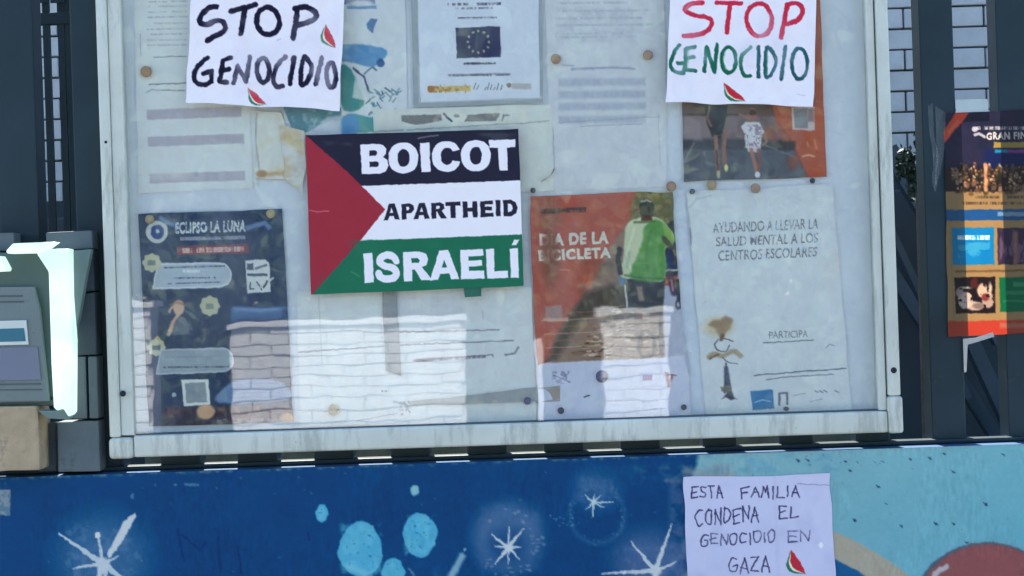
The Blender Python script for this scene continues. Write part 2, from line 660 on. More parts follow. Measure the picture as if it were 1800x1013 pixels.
# clear plastic film (tape leftovers)
m = bpy.data.materials.new('clear_film')
m.use_nodes = True
t = m.node_tree
b = t.nodes['Principled BSDF']
b.inputs['Base Color'].default_value = (.55, .6, .62, 1)
b.inputs['Roughness'].default_value = .3
b.inputs['Alpha'].default_value = .09
M['film'] = m


# ------------------------------------------------------------------ sheets
def sheet(name, label, cat, quad, Y, paint, base, mat='print', sp=1.5, curl=.0012, group=None, inside=True, seed=1,
          warp=.7, wob=1.0, mott=5.5, corner=None, lift=None):
    """a sheet of paper as a fine grid: bowed and rippled a little, printed through its colour attribute"""
    q = np.asarray(quad, float)
    wpx = (np.linalg.norm(q[1] - q[0]) + np.linalg.norm(q[2] - q[3])) / 2
    hpx = (np.linalg.norm(q[3] - q[0]) + np.linalg.norm(q[2] - q[1])) / 2
    nx, ny = max(2, int(wpx / sp)), max(2, int(hpx / sp))
    s, t = np.meshgrid(np.linspace(0, 1, nx + 1), np.linspace(0, 1, ny + 1))
    s, t = s.ravel(), t.ravel()
    p = quad_map(q, s, t)
    # edges are not ruler straight
    es = np.minimum(s, 1 - s)
    et = np.minimum(t, 1 - t)
    p[:, 0] += wob * np.exp(-es * 14) * noise2(p[:, 1], s * 0 + seed, 38, seed) * 1.3
    p[:, 1] += wob * np.exp(-et * 14) * noise2(p[:, 0], t * 0 + seed, 45, seed + 4) * 1.3
    x, y = p[:, 0], p[:, 1]
    cv = Canvas(x, y, base, warp, seed)
    if paint:
        paint(cv)
    if mott:
        cv.mottle(mott)
    a = alb(cv.c, inside)
    d = curl * (.9 * fbm(x, y, 90, seed + 2) + .35 * fbm(x, y, 28, seed + 8)) - curl * .6
    d += curl * .55 * (.35 - np.abs(noise2(x + .4 * y, y - .3 * x, 46, seed + 21))) - curl * .3 * np.exp(-np.abs(noise2(x - y * .6, y + x * .5, 70, seed + 31)) * 22)
    edge = np.exp(-es * 18) + np.exp(-et * 18)
    d -= curl * .7 * edge * (1 + noise2(x, y, 50, seed + 6))
    if lift is not None:
        d -= lift(x, y)
    Yv = Y + d
    f = PX * (DIST + Y) / DIST
    u, v = x - 900, 506.5 - y
    co = np.stack([(u * CR + v * SR) * f, Yv, EYE + (-u * SR + v * CR) * f], 1)
    org = Vector(co.mean(0))
    org.z = float(co[:, 2].min())
    co = co - np.array(org)
    me = bpy.data.meshes.new(name)
    me.vertices.add(len(co))
    me.vertices.foreach_set('co', co.ravel())
    i = np.arange(ny)[:, None] * (nx + 1) + np.arange(nx)[None, :]
    i = i.ravel()
    f4 = np.stack([i, i + nx + 1, i + nx + 2, i + 1], 1).astype(np.int32)
    me.loops.add(f4.size)
    me.loops.foreach_set('vertex_index', f4.ravel())
    me.polygons.add(len(f4))
    me.polygons.foreach_set('loop_start', np.arange(0, f4.size, 4, dtype=np.int32))
    me.polygons.foreach_set('use_smooth', np.ones(len(f4), bool))
    me.update(calc_edges=True)
    at = me.color_attributes.new('paint', 'FLOAT_COLOR', 'POINT')
    at.data.foreach_set('color', np.concatenate([a, np.ones((len(a), 1))], 1).ravel())
    o = link(name, me, M[mat], None, org)
    if label:
        tag(o, label, cat, group)
    return o


def word(parent, text, quad, Y, mat, bold, part='lettering'):
    """printed letters as flat geometry lying on a flat sticker"""
    v, tr_ = font_mesh(text, bold)
    pv = quad_map(quad, v[:, 0], 1 - v[:, 1])
    co = [P(a_, b_, Y) - parent.location for a_, b_ in pv]
    me = bpy.data.meshes.new(part)
    me.from_pydata([tuple(c) for c in co], [], [tuple(int(k) for k in f) for f in tr_])
    me.update()
    return link(part, me, mat, parent)


# ================================================================== SETTING
# ground
gb = bmesh.new()
bmesh.ops.create_grid(gb, x_segments=2, y_segments=2, size=150)
g = link('ground', bm_mesh(gb, 'ground'), M['asphalt'])
tag(g, kind='structure')
pv_ = empty('pavement', (0, 0, 0))
tag(pv_, kind='structure')
bm = bmesh.new()
add_box(bm, -12, 12, -3.95, -.03, -.1, .115)
link('pavement_bed', bm_mesh(bm, 'pavement_bed'), M['greymortar'], pv_)
slab = bmesh.new()
add_box(slab, -.197, .197, -.197, .197, -.02, .02, .004, 1)
slab_me = bm_mesh(slab, 'paving_stone')
slab_me.materials.append(M['paving'])
for i in range(-8, 9):
    for j in range(9):
        o = link('paving_stone', slab_me, None, pv_, (i * .4, -.235 - j * .4, .11 + random.uniform(-.001, .001)))
kb = empty('kerb', (0, -4.05, 0))
tag(kb, kind='structure')
ks = bmesh.new()
add_box(ks, -.495, .495, -.07, .07, -.1, .125, .01, 2)
ks_me = bm_mesh(ks, 'kerb_stone')
ks_me.materials.append(M['concrete'])
for i in range(-8, 9):
    link('kerb_stone', ks_me, None, kb, (i * 1.0, 0, 0))
yard = boxo('yard', -8, 8, .145, 2.6, -.1, .62, plain('dark_soil', (.06, .055, .04), .9, 0, .3, 20, .7, 30, .01, raw=True))
tag(yard, kind='structure')

# ---- low wall under the fence, painted with a mural
WT = -304            # wall top, rotated pixels
WF, WB = -.022, .14
wz = Wz(WT, WF)
wall = empty('mural_wall', (0, WF, 0))
tag(wall, 'low rendered wall painted with a blue starry mural under the dark fence', 'wall')
bm = bmesh.new()
add_box(bm, -4, 4, WF + .003, WB, 0, wz, .004, 2)
core = link('masonry', bm_mesh(bm, 'masonry'), plain('mural_wall_render', (10, 66, 122), .8, 0, .12, 3, .6, 50, .002, dirt=(120, 140, 160), dscale=22, dth=.68), wall, (0, -WF, 0))


def mural(cv):
    x, y = cv.x, cv.y
    n = fbm(x, y, 60, 31)
    cv.c[:] = (0, 61, 119)
    cv.c += np.stack([n * 1, n * 3, n * 5], 1)
    # light blue right-hand field
    edge = 1212 + 14 * noise2(x * 0, y, 30, 5) - (y - 830) * .10
    a = np.clip((x - edge) / 9, 0, 1)[:, None]
    lb = np.array((108, 161, 187)) + (fbm(x, y, 50, 17) * 4)[:, None]
    lb = lb - ((y - 780) / 230 * 12)[:, None] * np.array((.8, .2, -.1)) + ((x - 1500) / 300 * 7)[:, None] * np.array((-1.2, -.1, .3))
    cv.c[:] = cv.c * (1 - a) + lb * a
    # grey smears near the boundary
    cv.blotch(1105, 812, 1290, 856, (120, 130, 150), 22, -.15, .55, .5, 3, 10)
    cv.blotch(1170, 838, 1212, 1040, (70, 92, 140), 20, -.4, .6, .5, 4, 12)
    cv.line([(1205, 828), (1290, 836)], 14, (128, 136, 148), .5, 8)
    cv.blotch(1230, 790, 1480, 835, (88, 144, 182), 16, .05, .6, .3, 6, 6, 2, 1)
    cv.blotch(1400, 796, 1560, 822, (60, 100, 140), 5, .45, .7, .1, 8, 6)
    # blue at lower middle right, beige band, brown ball
    cv.poly([(1440, 975), (1470, 984), (1510, 1002), (1560, 1040), (1560, 1100), (1430, 1100)], (24, 84, 142), 1, 3)
    cv.poly(smooth([(1440, 925), (1500, 950), (1560, 985), (1620, 1030), (1660, 1070)]) + [(1600, 1100), (1550, 1040), (1510, 1004), (1470, 984), (1440, 975)], (148, 150, 148), 1, 3)
    cv.ell(1735, 1092, 140, 139, (60, 72, 96), .8, 3)
    cv.ell(1737, 1096, 136, 139, (122, 78, 88), 1, 3)
    cv.ell(1740, 1060, 100, 90, (128, 76, 84), .5, 50)
    cv.line([(1642, 1012), (1652, 1002), (1664, 996)], 9, (165, 175, 195), .9, 3)
    # stars
    def star(cx, cy, arms, col, halo, hr, ha=.5, wd=7):
        if hr:
            cv.ell(cx, cy - 10, hr, hr, halo, ha * .7, hr * .8)
            cv.blotch(cx - hr, cy - hr, cx + hr, cy + hr, halo, 14, 0, ha * .7, .4, 5, 20)
        for (ax, ay, wd_) in arms:
            cv.line([(cx, cy), (ax, ay)], wd_, col, .95, 1.6, taper=True)
        cv.ell(cx, cy, wd, wd, col, .9, 5)
    star(181, 992, [(104, 938, 11), (172, 939, 9), (128, 999, 8), (222, 1022, 14), (208, 978, 8), (170, 1030, 14), (190, 1030, 10)], (168, 188, 214), (78, 116, 164), 78, .8, 12)
    cv.poly([(188, 975), (205, 940), (219, 915), (238, 901), (239, 910), (222, 940), (204, 968), (192, 982)], (182, 196, 216), .95, 2)
    cv.ell(172, 941, 5, 5, (182, 196, 216))
    cv.ell(893, 945, 62, 62, (74, 106, 156), .75, 34)
    cv.blotch(835, 880, 958, 1010, (66, 100, 152), 30, -.45, .5, .5, 9, 22)
    cv.ell(893, 962, 36, 34, (6, 62, 122), .6, 26)
    star(894, 963, [(864, 939, 7), (920, 929, 7), (895, 926, 5), (869, 992, 7), (893, 992, 5), (870, 961, 6), (915, 961, 6), (914, 984, 6)], (178, 196, 220), (72, 104, 156), 0, .4, 6)
    for k in range(40):
        an = random.uniform(-2.4, 2.6)
        r_ = random.uniform(40, 62)
        cv.ell(894 + r_ * math.cos(an), 955 + r_ * math.sin(an), random.uniform(1, 4), random.uniform(1, 3), (110, 135, 175), .6, 2)
    cv.ell(1048, 862, 40, 36, (56, 96, 148), .6, 30)
    cv.blotch(1010, 828, 1085, 890, (56, 96, 150), 16, -.2, .6, .5, 10, 16)
    cv.ell(1050, 905, 48, 50, (56, 96, 148), .45, 7, ring=9)
    star(1044, 884, [(1028, 870, 4), (1058, 870, 4), (1078, 882, 4), (1041, 910, 5), (1030, 896, 4), (1062, 893, 4), (1044, 868, 4)], (165, 192, 214), (60, 100, 150), 0, .3, 4)
    for k in range(60):
        an = random.uniform(0, 6.28)
        r_ = random.gauss(46, 5)
        cv.ell(1050 + r_ * math.cos(an), 905 + r_ * 1.05 * math.sin(an), random.uniform(.8, 2.4), random.uniform(.8, 2), (80, 122, 166), .45, 2)
    for k in range(14):
        cv.ell(random.uniform(965, 1010), random.uniform(905, 925), 1.6, 1.2, (110, 150, 190), .6, 1.6)
    cv.ell(1130, 990, 55, 50, (72, 96, 148), .55, 50)
    star(1152, 1004, [(1181, 921, 9), (1109, 953, 8), (1058, 1008, 8), (1188, 988, 7), (1150, 1030, 9)], (175, 192, 216), (84, 108, 158), 62, .6, 10)
    # pale blobs
    lbc = (72, 158, 204)
    def blob(cx, cy, rx, ry, rot=0):
        pts = [(cx + (rx * (1 + .07 * math.sin(3 * q_ + cx))) * math.cos(q_), cy + ry * (1 + .06 * math.sin(2 * q_ + cy)) * math.sin(q_)) for q_ in np.linspace(0, 6.28, 26)[:-1]]
        cv.poly(pts, lbc, 1, 2.5)
        cv.blotch(cx - rx, cy - ry, cx + rx, cy + ry, (96, 174, 212), 14, 0, .5, .4, 2, 6)
        cv.blotch(cx - rx * .7, cy - ry * .7, cx + rx * .7, cy + ry * .7, (30, 115, 172), 5, .38, .8, .1, 7, 4)
    blob(634, 966, 39, 47)
    blob(738, 941, 30, 37)
    blob(691, 1004, 21, 22)
    blob(566, 902, 11, 15)
    cv.ell(729, 862, 7, 9, (130, 185, 205), .9, 3)
    cv.line([(612, 995), (650, 1012)], 10, (110, 175, 215), .7, 6)
    cv.line([(812, 978), (792, 1016)], 12, (150, 185, 210), .75, 6, taper=False)
    cv.ell(817, 966, 3, 3, (130, 170, 200), .8, 2)
    cv.line([(720, 1000), (730, 1016)], 4, (120, 150, 180), .6, 3)
    cv.blotch(730, 985, 860, 1030, (50, 90, 145), 20, -.1, .5, .5, 12, 14)
    # dark pen marks on the blue
    for pts in ([(313, 932), (323, 985)], [(320, 940), (352, 968), (362, 955)], [(383, 945), (388, 1000)], [(418, 960), (424, 1010)], [(540, 935), (545, 950)]):
        cv.line(pts, 3, (4, 34, 96), .6, 3)
    cv.line([(325, 851), (348, 853)], 4, (110, 150, 180), .6, 3)
    cv.ell(308, 853, 3, 2, (110, 150, 180), .6, 2)
    cv.ell(233, 872, 3, 5, (100, 140, 180), .6, 2)
    cv.rect(-20, 861, 18, 906, (84, 118, 150), .9, 2)
    cv.blotch(-20, 861, 18, 906, (130, 140, 160), 8, 0, .7, .2, 1, 2)
    # chips
    for (cx, cy, k) in ((1635, 807, 4), (1545, 855, 4), (1494, 827, 3), (1676, 829, 3), (1733, 887, 5), (1559, 886, 2), (1502, 915, 4), (1585, 925, 4), (1646, 922, 4), (1677, 921, 3), (1404, 810, 4), (1420, 809, 3), (1487, 812, 3), (1600, 808, 3), (1660, 798, 3), (1765, 800, 3), (1700, 954, 3)):
        cv.ell(cx, cy, k * .6, k * .6, (30, 62, 104), .85, 1.5)
        cv.line([(cx - k, cy - k * .6), (cx + k * .6, cy + k * .4)], 1.8, (22, 48, 88), .8, 1.2)
    # worn rim
    top = 506.5 - WT * 1.0
    rot = y + (x - 900) * math.tan(ROLL)
    a = np.clip(1 - (rot - 811) / 5, 0, 1) * np.clip(.3 + fbm(x, y, 9, 44) * 1.6, 0, 1)
    cv.c[:] = cv.c * (1 - a[:, None] * .7) + np.array((120, 135, 140)) * a[:, None] * .7
    cv.blotch(640, 812, 1210, 850, (0, 72, 128), 25, 0, .5, .4, 15, 8)
    cv.c += (fbm(x, y, 5, 71) * 3.5)[:, None]
    cv.c *= (1 + .05 * noise2(x, y * .25, 3.2, 72) * (noise2(x, y, 60, 73) > 0))[:, None]
    rn = random.Random(3)
    for k in range(70):        # chips and knocks in the paint
        a_, b_ = rn.uniform(-90, 1890), rn.uniform(780, 1040)
        cv.ell(a_, b_, rn.uniform(.8, 2.2), rn.uniform(.8, 2), (96, 122, 146) if a_ < 1200 else (70, 112, 146), .55, 1.5)


def mural_quad():
    # rectangle in wall coordinates -> photograph pixels at depth WF
    out = []
    for rx, rz in ((-1010, WT + .2), (1010, WT + .2), (1010, -640), (-1010, -640)):
        u = rx * CR - rz * SR
        v = rx * SR + rz * CR
        out.append((900 + u, 506.5 - v))
    return out


mq = mural_quad()
mo = sheet('mural', None, None, mq, WF, mural, (0, 61, 119), 'mural', 2.0, .0, inside=False, warp=1.2, wob=0, mott=2, seed=3)
mo.parent = wall
mo.location = mo.location - wall.location
for k in list(mo.keys()):
    del mo[k]

# ---- fence of broad flat bars
PITCH, BWID = 134.8, 60
FY0, FY1 = .032, .092
rail_top = Wz(-290, .03)
fence = empty('steel_fence', (0, .06, wz))
tag(fence, 'dark slate steel fence of broad upright bars standing on the mural wall', 'fence')
for k in range(-14, 6):
    xr = Wx(790 + (k - 1) * PITCH + PITCH, FY0)
    wd = (BWID if k > -4 else 70) * PX
    boxo('bar', xr - wd, xr, FY0, FY1, rail_top - .002, 2.65, M['bar'], fence, .003)
boxo('bottom_rail', -3.2, 3.2, .020, .052, wz + .0015, rail_top, M['bar'], fence, .003)
boxo('top_rail', -3.2, 3.2, .025, .100, 2.649, 2.70, M['bar'], fence, .003)

# ---- white painted brick building behind
BY = 2.0
bh = empty('brick_building', (0, BY + .1, .6))
tag(bh, 'white painted brick building in shade seen through the fence bars', 'building')
CH = 36.4 * PX * (DIST + BY) / DIST       # course height
BL = 141 * PX * (DIST + BY) / DIST        # brick length with joint
zb = Wz(176, BY)                         # lowest course of bricks
boxo('wall', -6, 6, BY + .012, BY + 2.5, .6, 3.15, M['mortar'], bh)
boxo('plinth', -6, 6, BY - .03, BY + .0119, .6, zb, M['dark'], bh, .004)
bmx = bmesh.new()
add_box(bmx, -BL / 2 + .0032, BL / 2 - .0032, -.02, .02, -CH / 2 + .0032, CH / 2 - .0032, .002, 1)
brick_me = bm_mesh(bmx, 'brick')
brick_me.materials.append(M['brick'])
rows = int((3.12 - zb) / CH)
xo = Wx(Rp(1586, 60)[0], BY)
n_ind = 0
rest = bmesh.new()
topvis = Wz(600, BY)
for r in range(rows):
    z = zb + CH * (r + .5)
    sh = .5 * BL if (r % 2 == 0) else 0
    for c in range(-17, 8):
        x = xo + c * BL + sh + BL / 2
        if abs(x) > 4.4:
            continue
        rx = x / (PX * (DIST + BY) / DIST)
        seen = (rx < -480 or rx > 520) and abs(rx) < 1250 and z < topvis
        if seen:
            link('brick', brick_me, None, bh, Vector((x, BY + random.uniform(-.004, .003), z)) - bh.location)
            n_ind += 1
        else:
            add_box(rest, x - BL / 2 + .006 - bh.location.x, x + BL / 2 - .006 - bh.location.x, BY - .02 - bh.location.y, BY + .01 - bh.location.y, z - CH / 2 + .005 - .6, z + CH / 2 - .005 - .6)
o = link('brickwork', bm_mesh(rest, 'brickwork'), M['brick'], bh)
o['kind'] = 'stuff'
boxo('coping', -6, 6, BY - .06, BY + 2.5, 3.1505, 3.22, M['concrete'], bh, .005)
print('bricks', n_ind)

# stair stringer and rails beyond the fence, right
st = empty('outdoor_stair', P(1650, 700, 1.0))
tag(st, 'slate painted stair rails slanting down behind the fence bars beside the large board', 'stair rail')
for (a_, b_, wd, YY) in (((1560, 262), (1760, 600), 34, 1.2), ((1560, 470), (1790, 830), 24, 1.0), ((1530, 330), (1700, 700), 12, .8), ((1688, 560), (1780, 760), 26, .9)):
    va, vb = P(*a_, YY), P(*b_, YY)
    d = (vb - va).normalized()
    nrm = Vector((-d.z, 0, d.x)) * wd * PX * .6
    cc = (va + vb) / 2
    bm = bmesh.new()
    vv = [bm.verts.new(p + Vector((0, yy, 0)) - cc) for yy in (-.02, .02) for p in (va - nrm, va + nrm, vb + nrm, vb - nrm)]
    for f_ in ((0, 1, 2, 3), (7, 6, 5, 4), (0, 4, 5, 1), (1, 5, 6, 2), (2, 6, 7, 3), (3, 7, 4, 0)):
        bm.faces.new([vv[i] for i in f_])
    link('stair_beam', bm_mesh(bm, 'stair_beam'), M['slate'], st, cc - st.location)
kw = boxo('low_kerb_wall', -.86, .86, .42, .6, .62, Wz(-258, .42), plain('mossy_kerb', (.11, .12, .085), .9, 0, .3, 14, .6, 40, .004, raw=True), None, .006)
tag(kw, 'low mossy kerb wall just visible under the bottom of the large board', 'kerb wall')
dkw = boxo('dark_shed', -5.9, 5.9, 1.35, 1.6, .62, Wz(150, 1.35), M['dark'], None, .006)
tag(dkw, 'dark low shed wall standing in the yard behind the fence', 'shed')


def leaf_cloud(name, centre, radii, n, size, mat, parent=None, seed=0, clumps=None):
    rn = np.random.RandomState(seed)
    if clumps is None:
        clumps = 12
    cc = rn.normal(size=(clumps, 3))
    cc = cc / np.linalg.norm(cc, axis=1)[:, None] * rn.uniform(.35, .85, (clumps, 1))
    k = rn.randint(0, clumps, n)
    d = rn.normal(size=(n, 3))
    d /= np.linalg.norm(d, axis=1)[:, None]
    p = cc[k] + d * rn.uniform(.12, .42, (n, 1))
    p = p * np.asarray(radii)
    a = rn.normal(size=(n, 3))
    a /= np.linalg.norm(a, axis=1)[:, None]
    b_ = np.cross(a, rn.normal(size=(n, 3)))
    b_ /= np.linalg.norm(b_, axis=1)[:, None]
    s_ = size * rn.uniform(.6, 1.3, (n, 1))
    v = np.stack([p - a * s_, p + b_ * s_ * .5, p + a * s_, p - b_ * s_ * .5], 1).reshape(-1, 3)
    f_ = np.arange(n * 4, dtype=np.int32)
    me = bpy.data.meshes.new(name)
    me.vertices.add(n * 4)
    me.vertices.foreach_set('co', v.ravel())
    me.loops.add(n * 4)
    me.loops.foreach_set('vertex_index', f_)
    me.polygons.add(n)
    me.polygons.foreach_set('loop_start', np.arange(0, n * 4, 4, dtype=np.int32))
    me.update(calc_edges=True)
    off = parent.location if parent is not None else Vector((0, 0, 0))
    return link(name, me, mat, parent, Vector(centre) - off)


# ivy-like shrub at the right between frame and bar
sc_ = P(1612, 292, .7)
shrub = empty('potted_shrub', (sc_.x, .7, .62))
tag(shrub, 'small dark leafy shrub behind the fence right of the large board', 'shrub')
leaf_cloud('foliage', (sc_.x, .7, sc_.z), (.048, .06, .085), 900, .010, M['leafdark'], shrub, 4, 16)
bm = bmesh.new()
bmesh.ops.create_cone(bm, cap_ends=True, segments=8, radius1=.012, radius2=.006, depth=sc_.z - .62)
link('stem', bm_mesh(bm, 'stem'), M['bark'], shrub, (0, 0, (sc_.z - .62) / 2))

# thin grille of rods behind the left-hand gaps
gr = empty('rod_grille', (Wx(-800, .45), .45, .62))
tag(gr, 'thin dark upright rods with a cross rail behind the leftmost fence bars', 'grille')
for px_ in (-22, 4, 24, 60, 87, 113, 126):
    p_ = P(px_, 200, .45)
    boxo('rod', p_.x - .0075, p_.x + .0075, .444, .456, .62, 2.8, M['bar'], gr)
p_ = P(110, 33, .45)
boxo('cross_rail', p_.x - .5, p_.x + .13, .440, .460, p_.z - .014, p_.z + .014, M['bar'], gr, .003)
for px_ in (77, 104):
    p_ = P(px_, 4, .45)
    boxo('cross_rail', p_.x - .016, p_.x + .016, .435, .4399, p_.z - .004, p_.z + .004, M['bar'], gr)

# ---- pier of stone blocks, left, in front of the fence
pier = empty('stone_pier', P(140, 832, .0))
tag(pier, 'narrow pier of stacked grey blocks between lit call unit and large board', 'pier')
for (pts, mt, dy, tilt) in (
    ([(100, 742), (173, 740), (176, 829), (102, 830)], 'blockgrey', 0, 0),
    ([(126, 628), (150, 627), (153, 736), (128, 737)], 'blockgrey', .004, 0),
    ([(154, 627), (170, 627), (173, 736), (157, 736)], 'blockgrey', .002, 0),
    ([(122, 520), (166, 514), (170, 624), (126, 625)], 'blockdark', .006, 0),
    ([(120, 444), (163, 440), (166, 511), (122, 517)], 'blockdark', .010, 0),
    ([(80, 409), (161, 405), (163, 437), (82, 441)], 'blockgrey', .004, 0),
    ([(-60, 412), (24, 409), (26, 441), (-60, 444)], 'blockgrey', .004, 0),
    ([(66, 745), (97, 743), (99, 829), (68, 830)], 'blockdark', .02, 0),
):
    prism('stone_block', pts, -.02 + dy, .028, M[mt], pier, .003)
bs = empty('beige_stone', P(20, 830, -.03))
tag(bs, 'weathered beige stone block under the call unit at the far left', 'stone block')
prism('stone', [(-60, 716), (63, 714), (67, 728), (70, 827), (-60, 829)], -.06, .02, M['beige'], bs, .004)

def dome(name, px_, py_, r, h, Y, mat, parent=None, ax=1.0):
    bm = bmesh.new()
    prof = [(1, 0), (1.0, .25), (.86, .7), (.55, .95), (0, 1)]
    prev = None
    for (rr, hh) in prof:
        if rr == 0:
            c_ = bm.verts.new((0, -h * hh, 0))
            for i in range(14):
                bm.faces.new((prev[i], prev[(i + 1) % 14], c_))
            break
        ring = [bm.verts.new((r * rr * math.cos(i / 14 * 6.2832) * ax, -h * hh, r * rr * math.sin(i / 14 * 6.2832))) for i in range(14)]
        if prev:
            for i in range(14):
                bm.faces.new((prev[i], prev[(i + 1) % 14], ring[(i + 1) % 14], ring[i]))
        prev = ring
    off = parent.location if parent is not None else Vector((0, 0, 0))
    return link(name, bm_mesh(bm, name, True), mat, parent, P(px_, py_, Y) - off)



# ---- call unit with lit white frame
cu_ = empty('call_unit', P(40, 715, -.05))
tag(cu_, 'grey call unit with blue screen inside a glowing white angular frame', 'intercom')
prism('housing', [(-60, 445), (80, 443), (96, 480), (98, 700), (94, 714), (-60, 714)], -.045, -.0205, M['housedark'], cu_, .004)
prism('face_panel', [(-60, 506), (60, 504), (70, 545), (86, 706), (-60, 708)], -.058, -.0451, M['housing'], cu_, .003)
prism('keypad', [(-60, 612), (66, 610), (72, 668), (-60, 670)], -.061, -.0581, M['panelgrey'], cu_, .0015)
prism('seam', [(-60, 676), (72, 674), (72, 676), (-60, 678)], -.0595, -.0581, M['groove'], cu_)
prism('seam', [(-60, 686), (74, 684), (74, 685.5), (-60, 687.5)], -.0595, -.0581, M['groove'], cu_)
prism('screen_rim', [(-60, 566), (46, 563), (50, 606), (-60, 609)], -.0615, -.0581, M['screenrim'], cu_, .0015)
prism('screen', [(-60, 580), (42, 577), (45, 600), (-60, 603)], -.0625, -.0616, M['screen'], cu_)
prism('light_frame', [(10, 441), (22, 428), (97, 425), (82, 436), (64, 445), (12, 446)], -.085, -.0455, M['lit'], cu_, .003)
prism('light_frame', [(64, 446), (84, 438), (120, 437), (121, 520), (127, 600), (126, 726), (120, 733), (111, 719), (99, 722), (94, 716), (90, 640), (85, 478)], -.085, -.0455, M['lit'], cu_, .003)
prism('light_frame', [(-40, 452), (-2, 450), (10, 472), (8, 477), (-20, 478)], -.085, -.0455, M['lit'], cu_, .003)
for (a_, b_) in ((82, 462), (90, 700), (12, 700)):
    dome('screw', a_, b_, .0035, .002, -.0455, M['screw'], cu_)
prism('vent_slot', [(-40, 520), (40, 519), (40, 522), (-40, 523)], -.0588, -.0581, M['groove'], cu_)
prism('vent_slot', [(-40, 530), (42, 529), (42, 532), (-40, 533)], -.0588, -.0581, M['groove'], cu_)
prism('side_wing', [(124, 441), (160, 438), (152, 480), (138, 560), (130, 590), (126, 560)], -.05, -.03, M['acrylic'], cu_, .002)
prism('lower_lip', [(66, 722), (96, 723), (112, 720), (124, 735), (120, 738), (84, 736)], -.075, -.046, M['acrylic'], cu_, .002)

# ================================================================== NOTICE BOARD
board = empty('notice_board', (0, 0, Wz(-276, -.03)))
tag(board, 'large glazed white notice board full of faded papers hung on the fence', 'notice board')
fF = -.034
RZB, RZT = -238, 640
xl0, xl1 = Wx(-716, fF), Wx(-674, fF)
xr0, xr1 = Wx(655.5, fF), Wx(677, fF)
zt = Wz(RZT, fF)
zb0, zb1 = Wz(-276, fF), Wz(RZB, fF)
cw = .05
boxo('backing', xl0 + .004, xr1 - .004, .0001, .014, zb0 + .004, zt - .004, M['backing'], board)
boxo('frame_side', xl0, Wx(-697, fF), fF, .020, zb1 - .002, zt, M['frame'], board, .005, 3, True)
boxo('frame_side', Wx(-696.4, fF), xl1, fF + .006, .0, zb1 + .001, zt, M['frame'], board, .002)
boxo('frame_side', xr0, xr1, fF, .020, zb1 + .03, zt, M['frame'], board, .004, 3, True)
boxo('frame_side', Wx(639, fF), Wx(653, fF), fF + .008, .0, zb1 + .001, zt, M['frame'], board, .002)
boxo('gasket', Wx(653.1, fF), xr0 - .0001, fF + .018, .0, zb1 + .001, zt, M['groove'], board)
boxo('frame_bottom', Wx(-674, fF), Wx(653, fF), fF - .001, .020, zb0, zb1, M['frame'], board, .006, 3, True)
boxo('gasket', Wx(-673, fF), Wx(639, fF), fF + .014, -.001, zb1 + .0002, zb1 + .0028, M['groove'], board)
boxo('frame_top', xl0, xr1, fF - .001, .020, zt + .0005, zt + .05, M['frame'], board, .006, 3, True)
boxo('corner_cap', xl0 - .002, Wx(-674.5, fF), fF - .004, .022, zb0 - .002, zb1 - .0025, M['frame'], board, .011, 4, True)
boxo('corner_cap', Wx(653.6, fF), xr1 + .003, fF - .004, .022, zb0 - .002, zb1 + .029, M['frame'], board, .008, 4, True)
pane = boxo('glass_pane', xl1 - .012, Wx(645, fF), -.0195, -.0165, zb1 - .004, zt - .004, M['pane'], board)


dome('screw', 216, 692, .0062, .003, -.0365 + .001, M['screw'], board)
dome('screw', 1571, 651, .0062, .003, -.0345 + .001, M['screw'], board)
for (a_, b_) in ((222, 783), (520, 776), (1000, 763), (1400, 752)):
    dome('screw', a_, b_, .0028, .0015, -.0352, M['frame'], board)
dome('screw', 186, 250, .003, .002, -.0345 + .001, M['screw'], board)

W_IN = (183, 199, 212)       # paper under the pane
INK = (70, 82, 110)


# -------- papers inside, back to front
def p_lined(cv):
    for i, y in enumerate((4, 12, 22, 31, 42, 52, 61, 71, 80)):
        cv.tiny(258, y, 330, 3, (132, 144, 168), .6, -.02, i)
    cv.line([(270, 101), (328, 99)], 1.6, (96, 110, 140), .8)
    cv.line([(262, 149), (328, 146)], 1.8, (92, 104, 128), .9)
    cv.line([(247, 60), (248, 98)], 1.2, (120, 134, 158), .7)
    cv.line([(258, 163), (266, 158), (325, 160)], 1.8, (110, 122, 146), .8)
    cv.rect(260, 168, 318, 184, (186, 200, 216), .6, 4)
    for (x0, x1, y, h) in ((258, 425, 187, 18), (260, 429, 235, 17), (263, 431, 300, 17)):
        cv.rect(x0, y + 6, x1, y + 6 + h, (146, 152, 176), .85, 2.5, -.035)
        cv.blotch(x0, y, x1, y + h + 4, (166, 174, 194), 18, .1, .5, .4, 3, 3)
    cv.line([(440, 200), (446, 330)], 3, (150, 164, 184), .5, 3)
    cv.ell(300, 300, 34, 16, (200, 208, 212), .45, 16)
    cv.line([(222, 330), (228, 336)], 1.5, (90, 100, 120), .6)


sheet('lined_document', 'faded list with three grey bars left of the black lettered stop sheet', 'paper',
      [(236, -30), (446, -34), (452, 330), (243, 340)], -.0010, p_lined, W_IN, seed=11, curl=.0004)


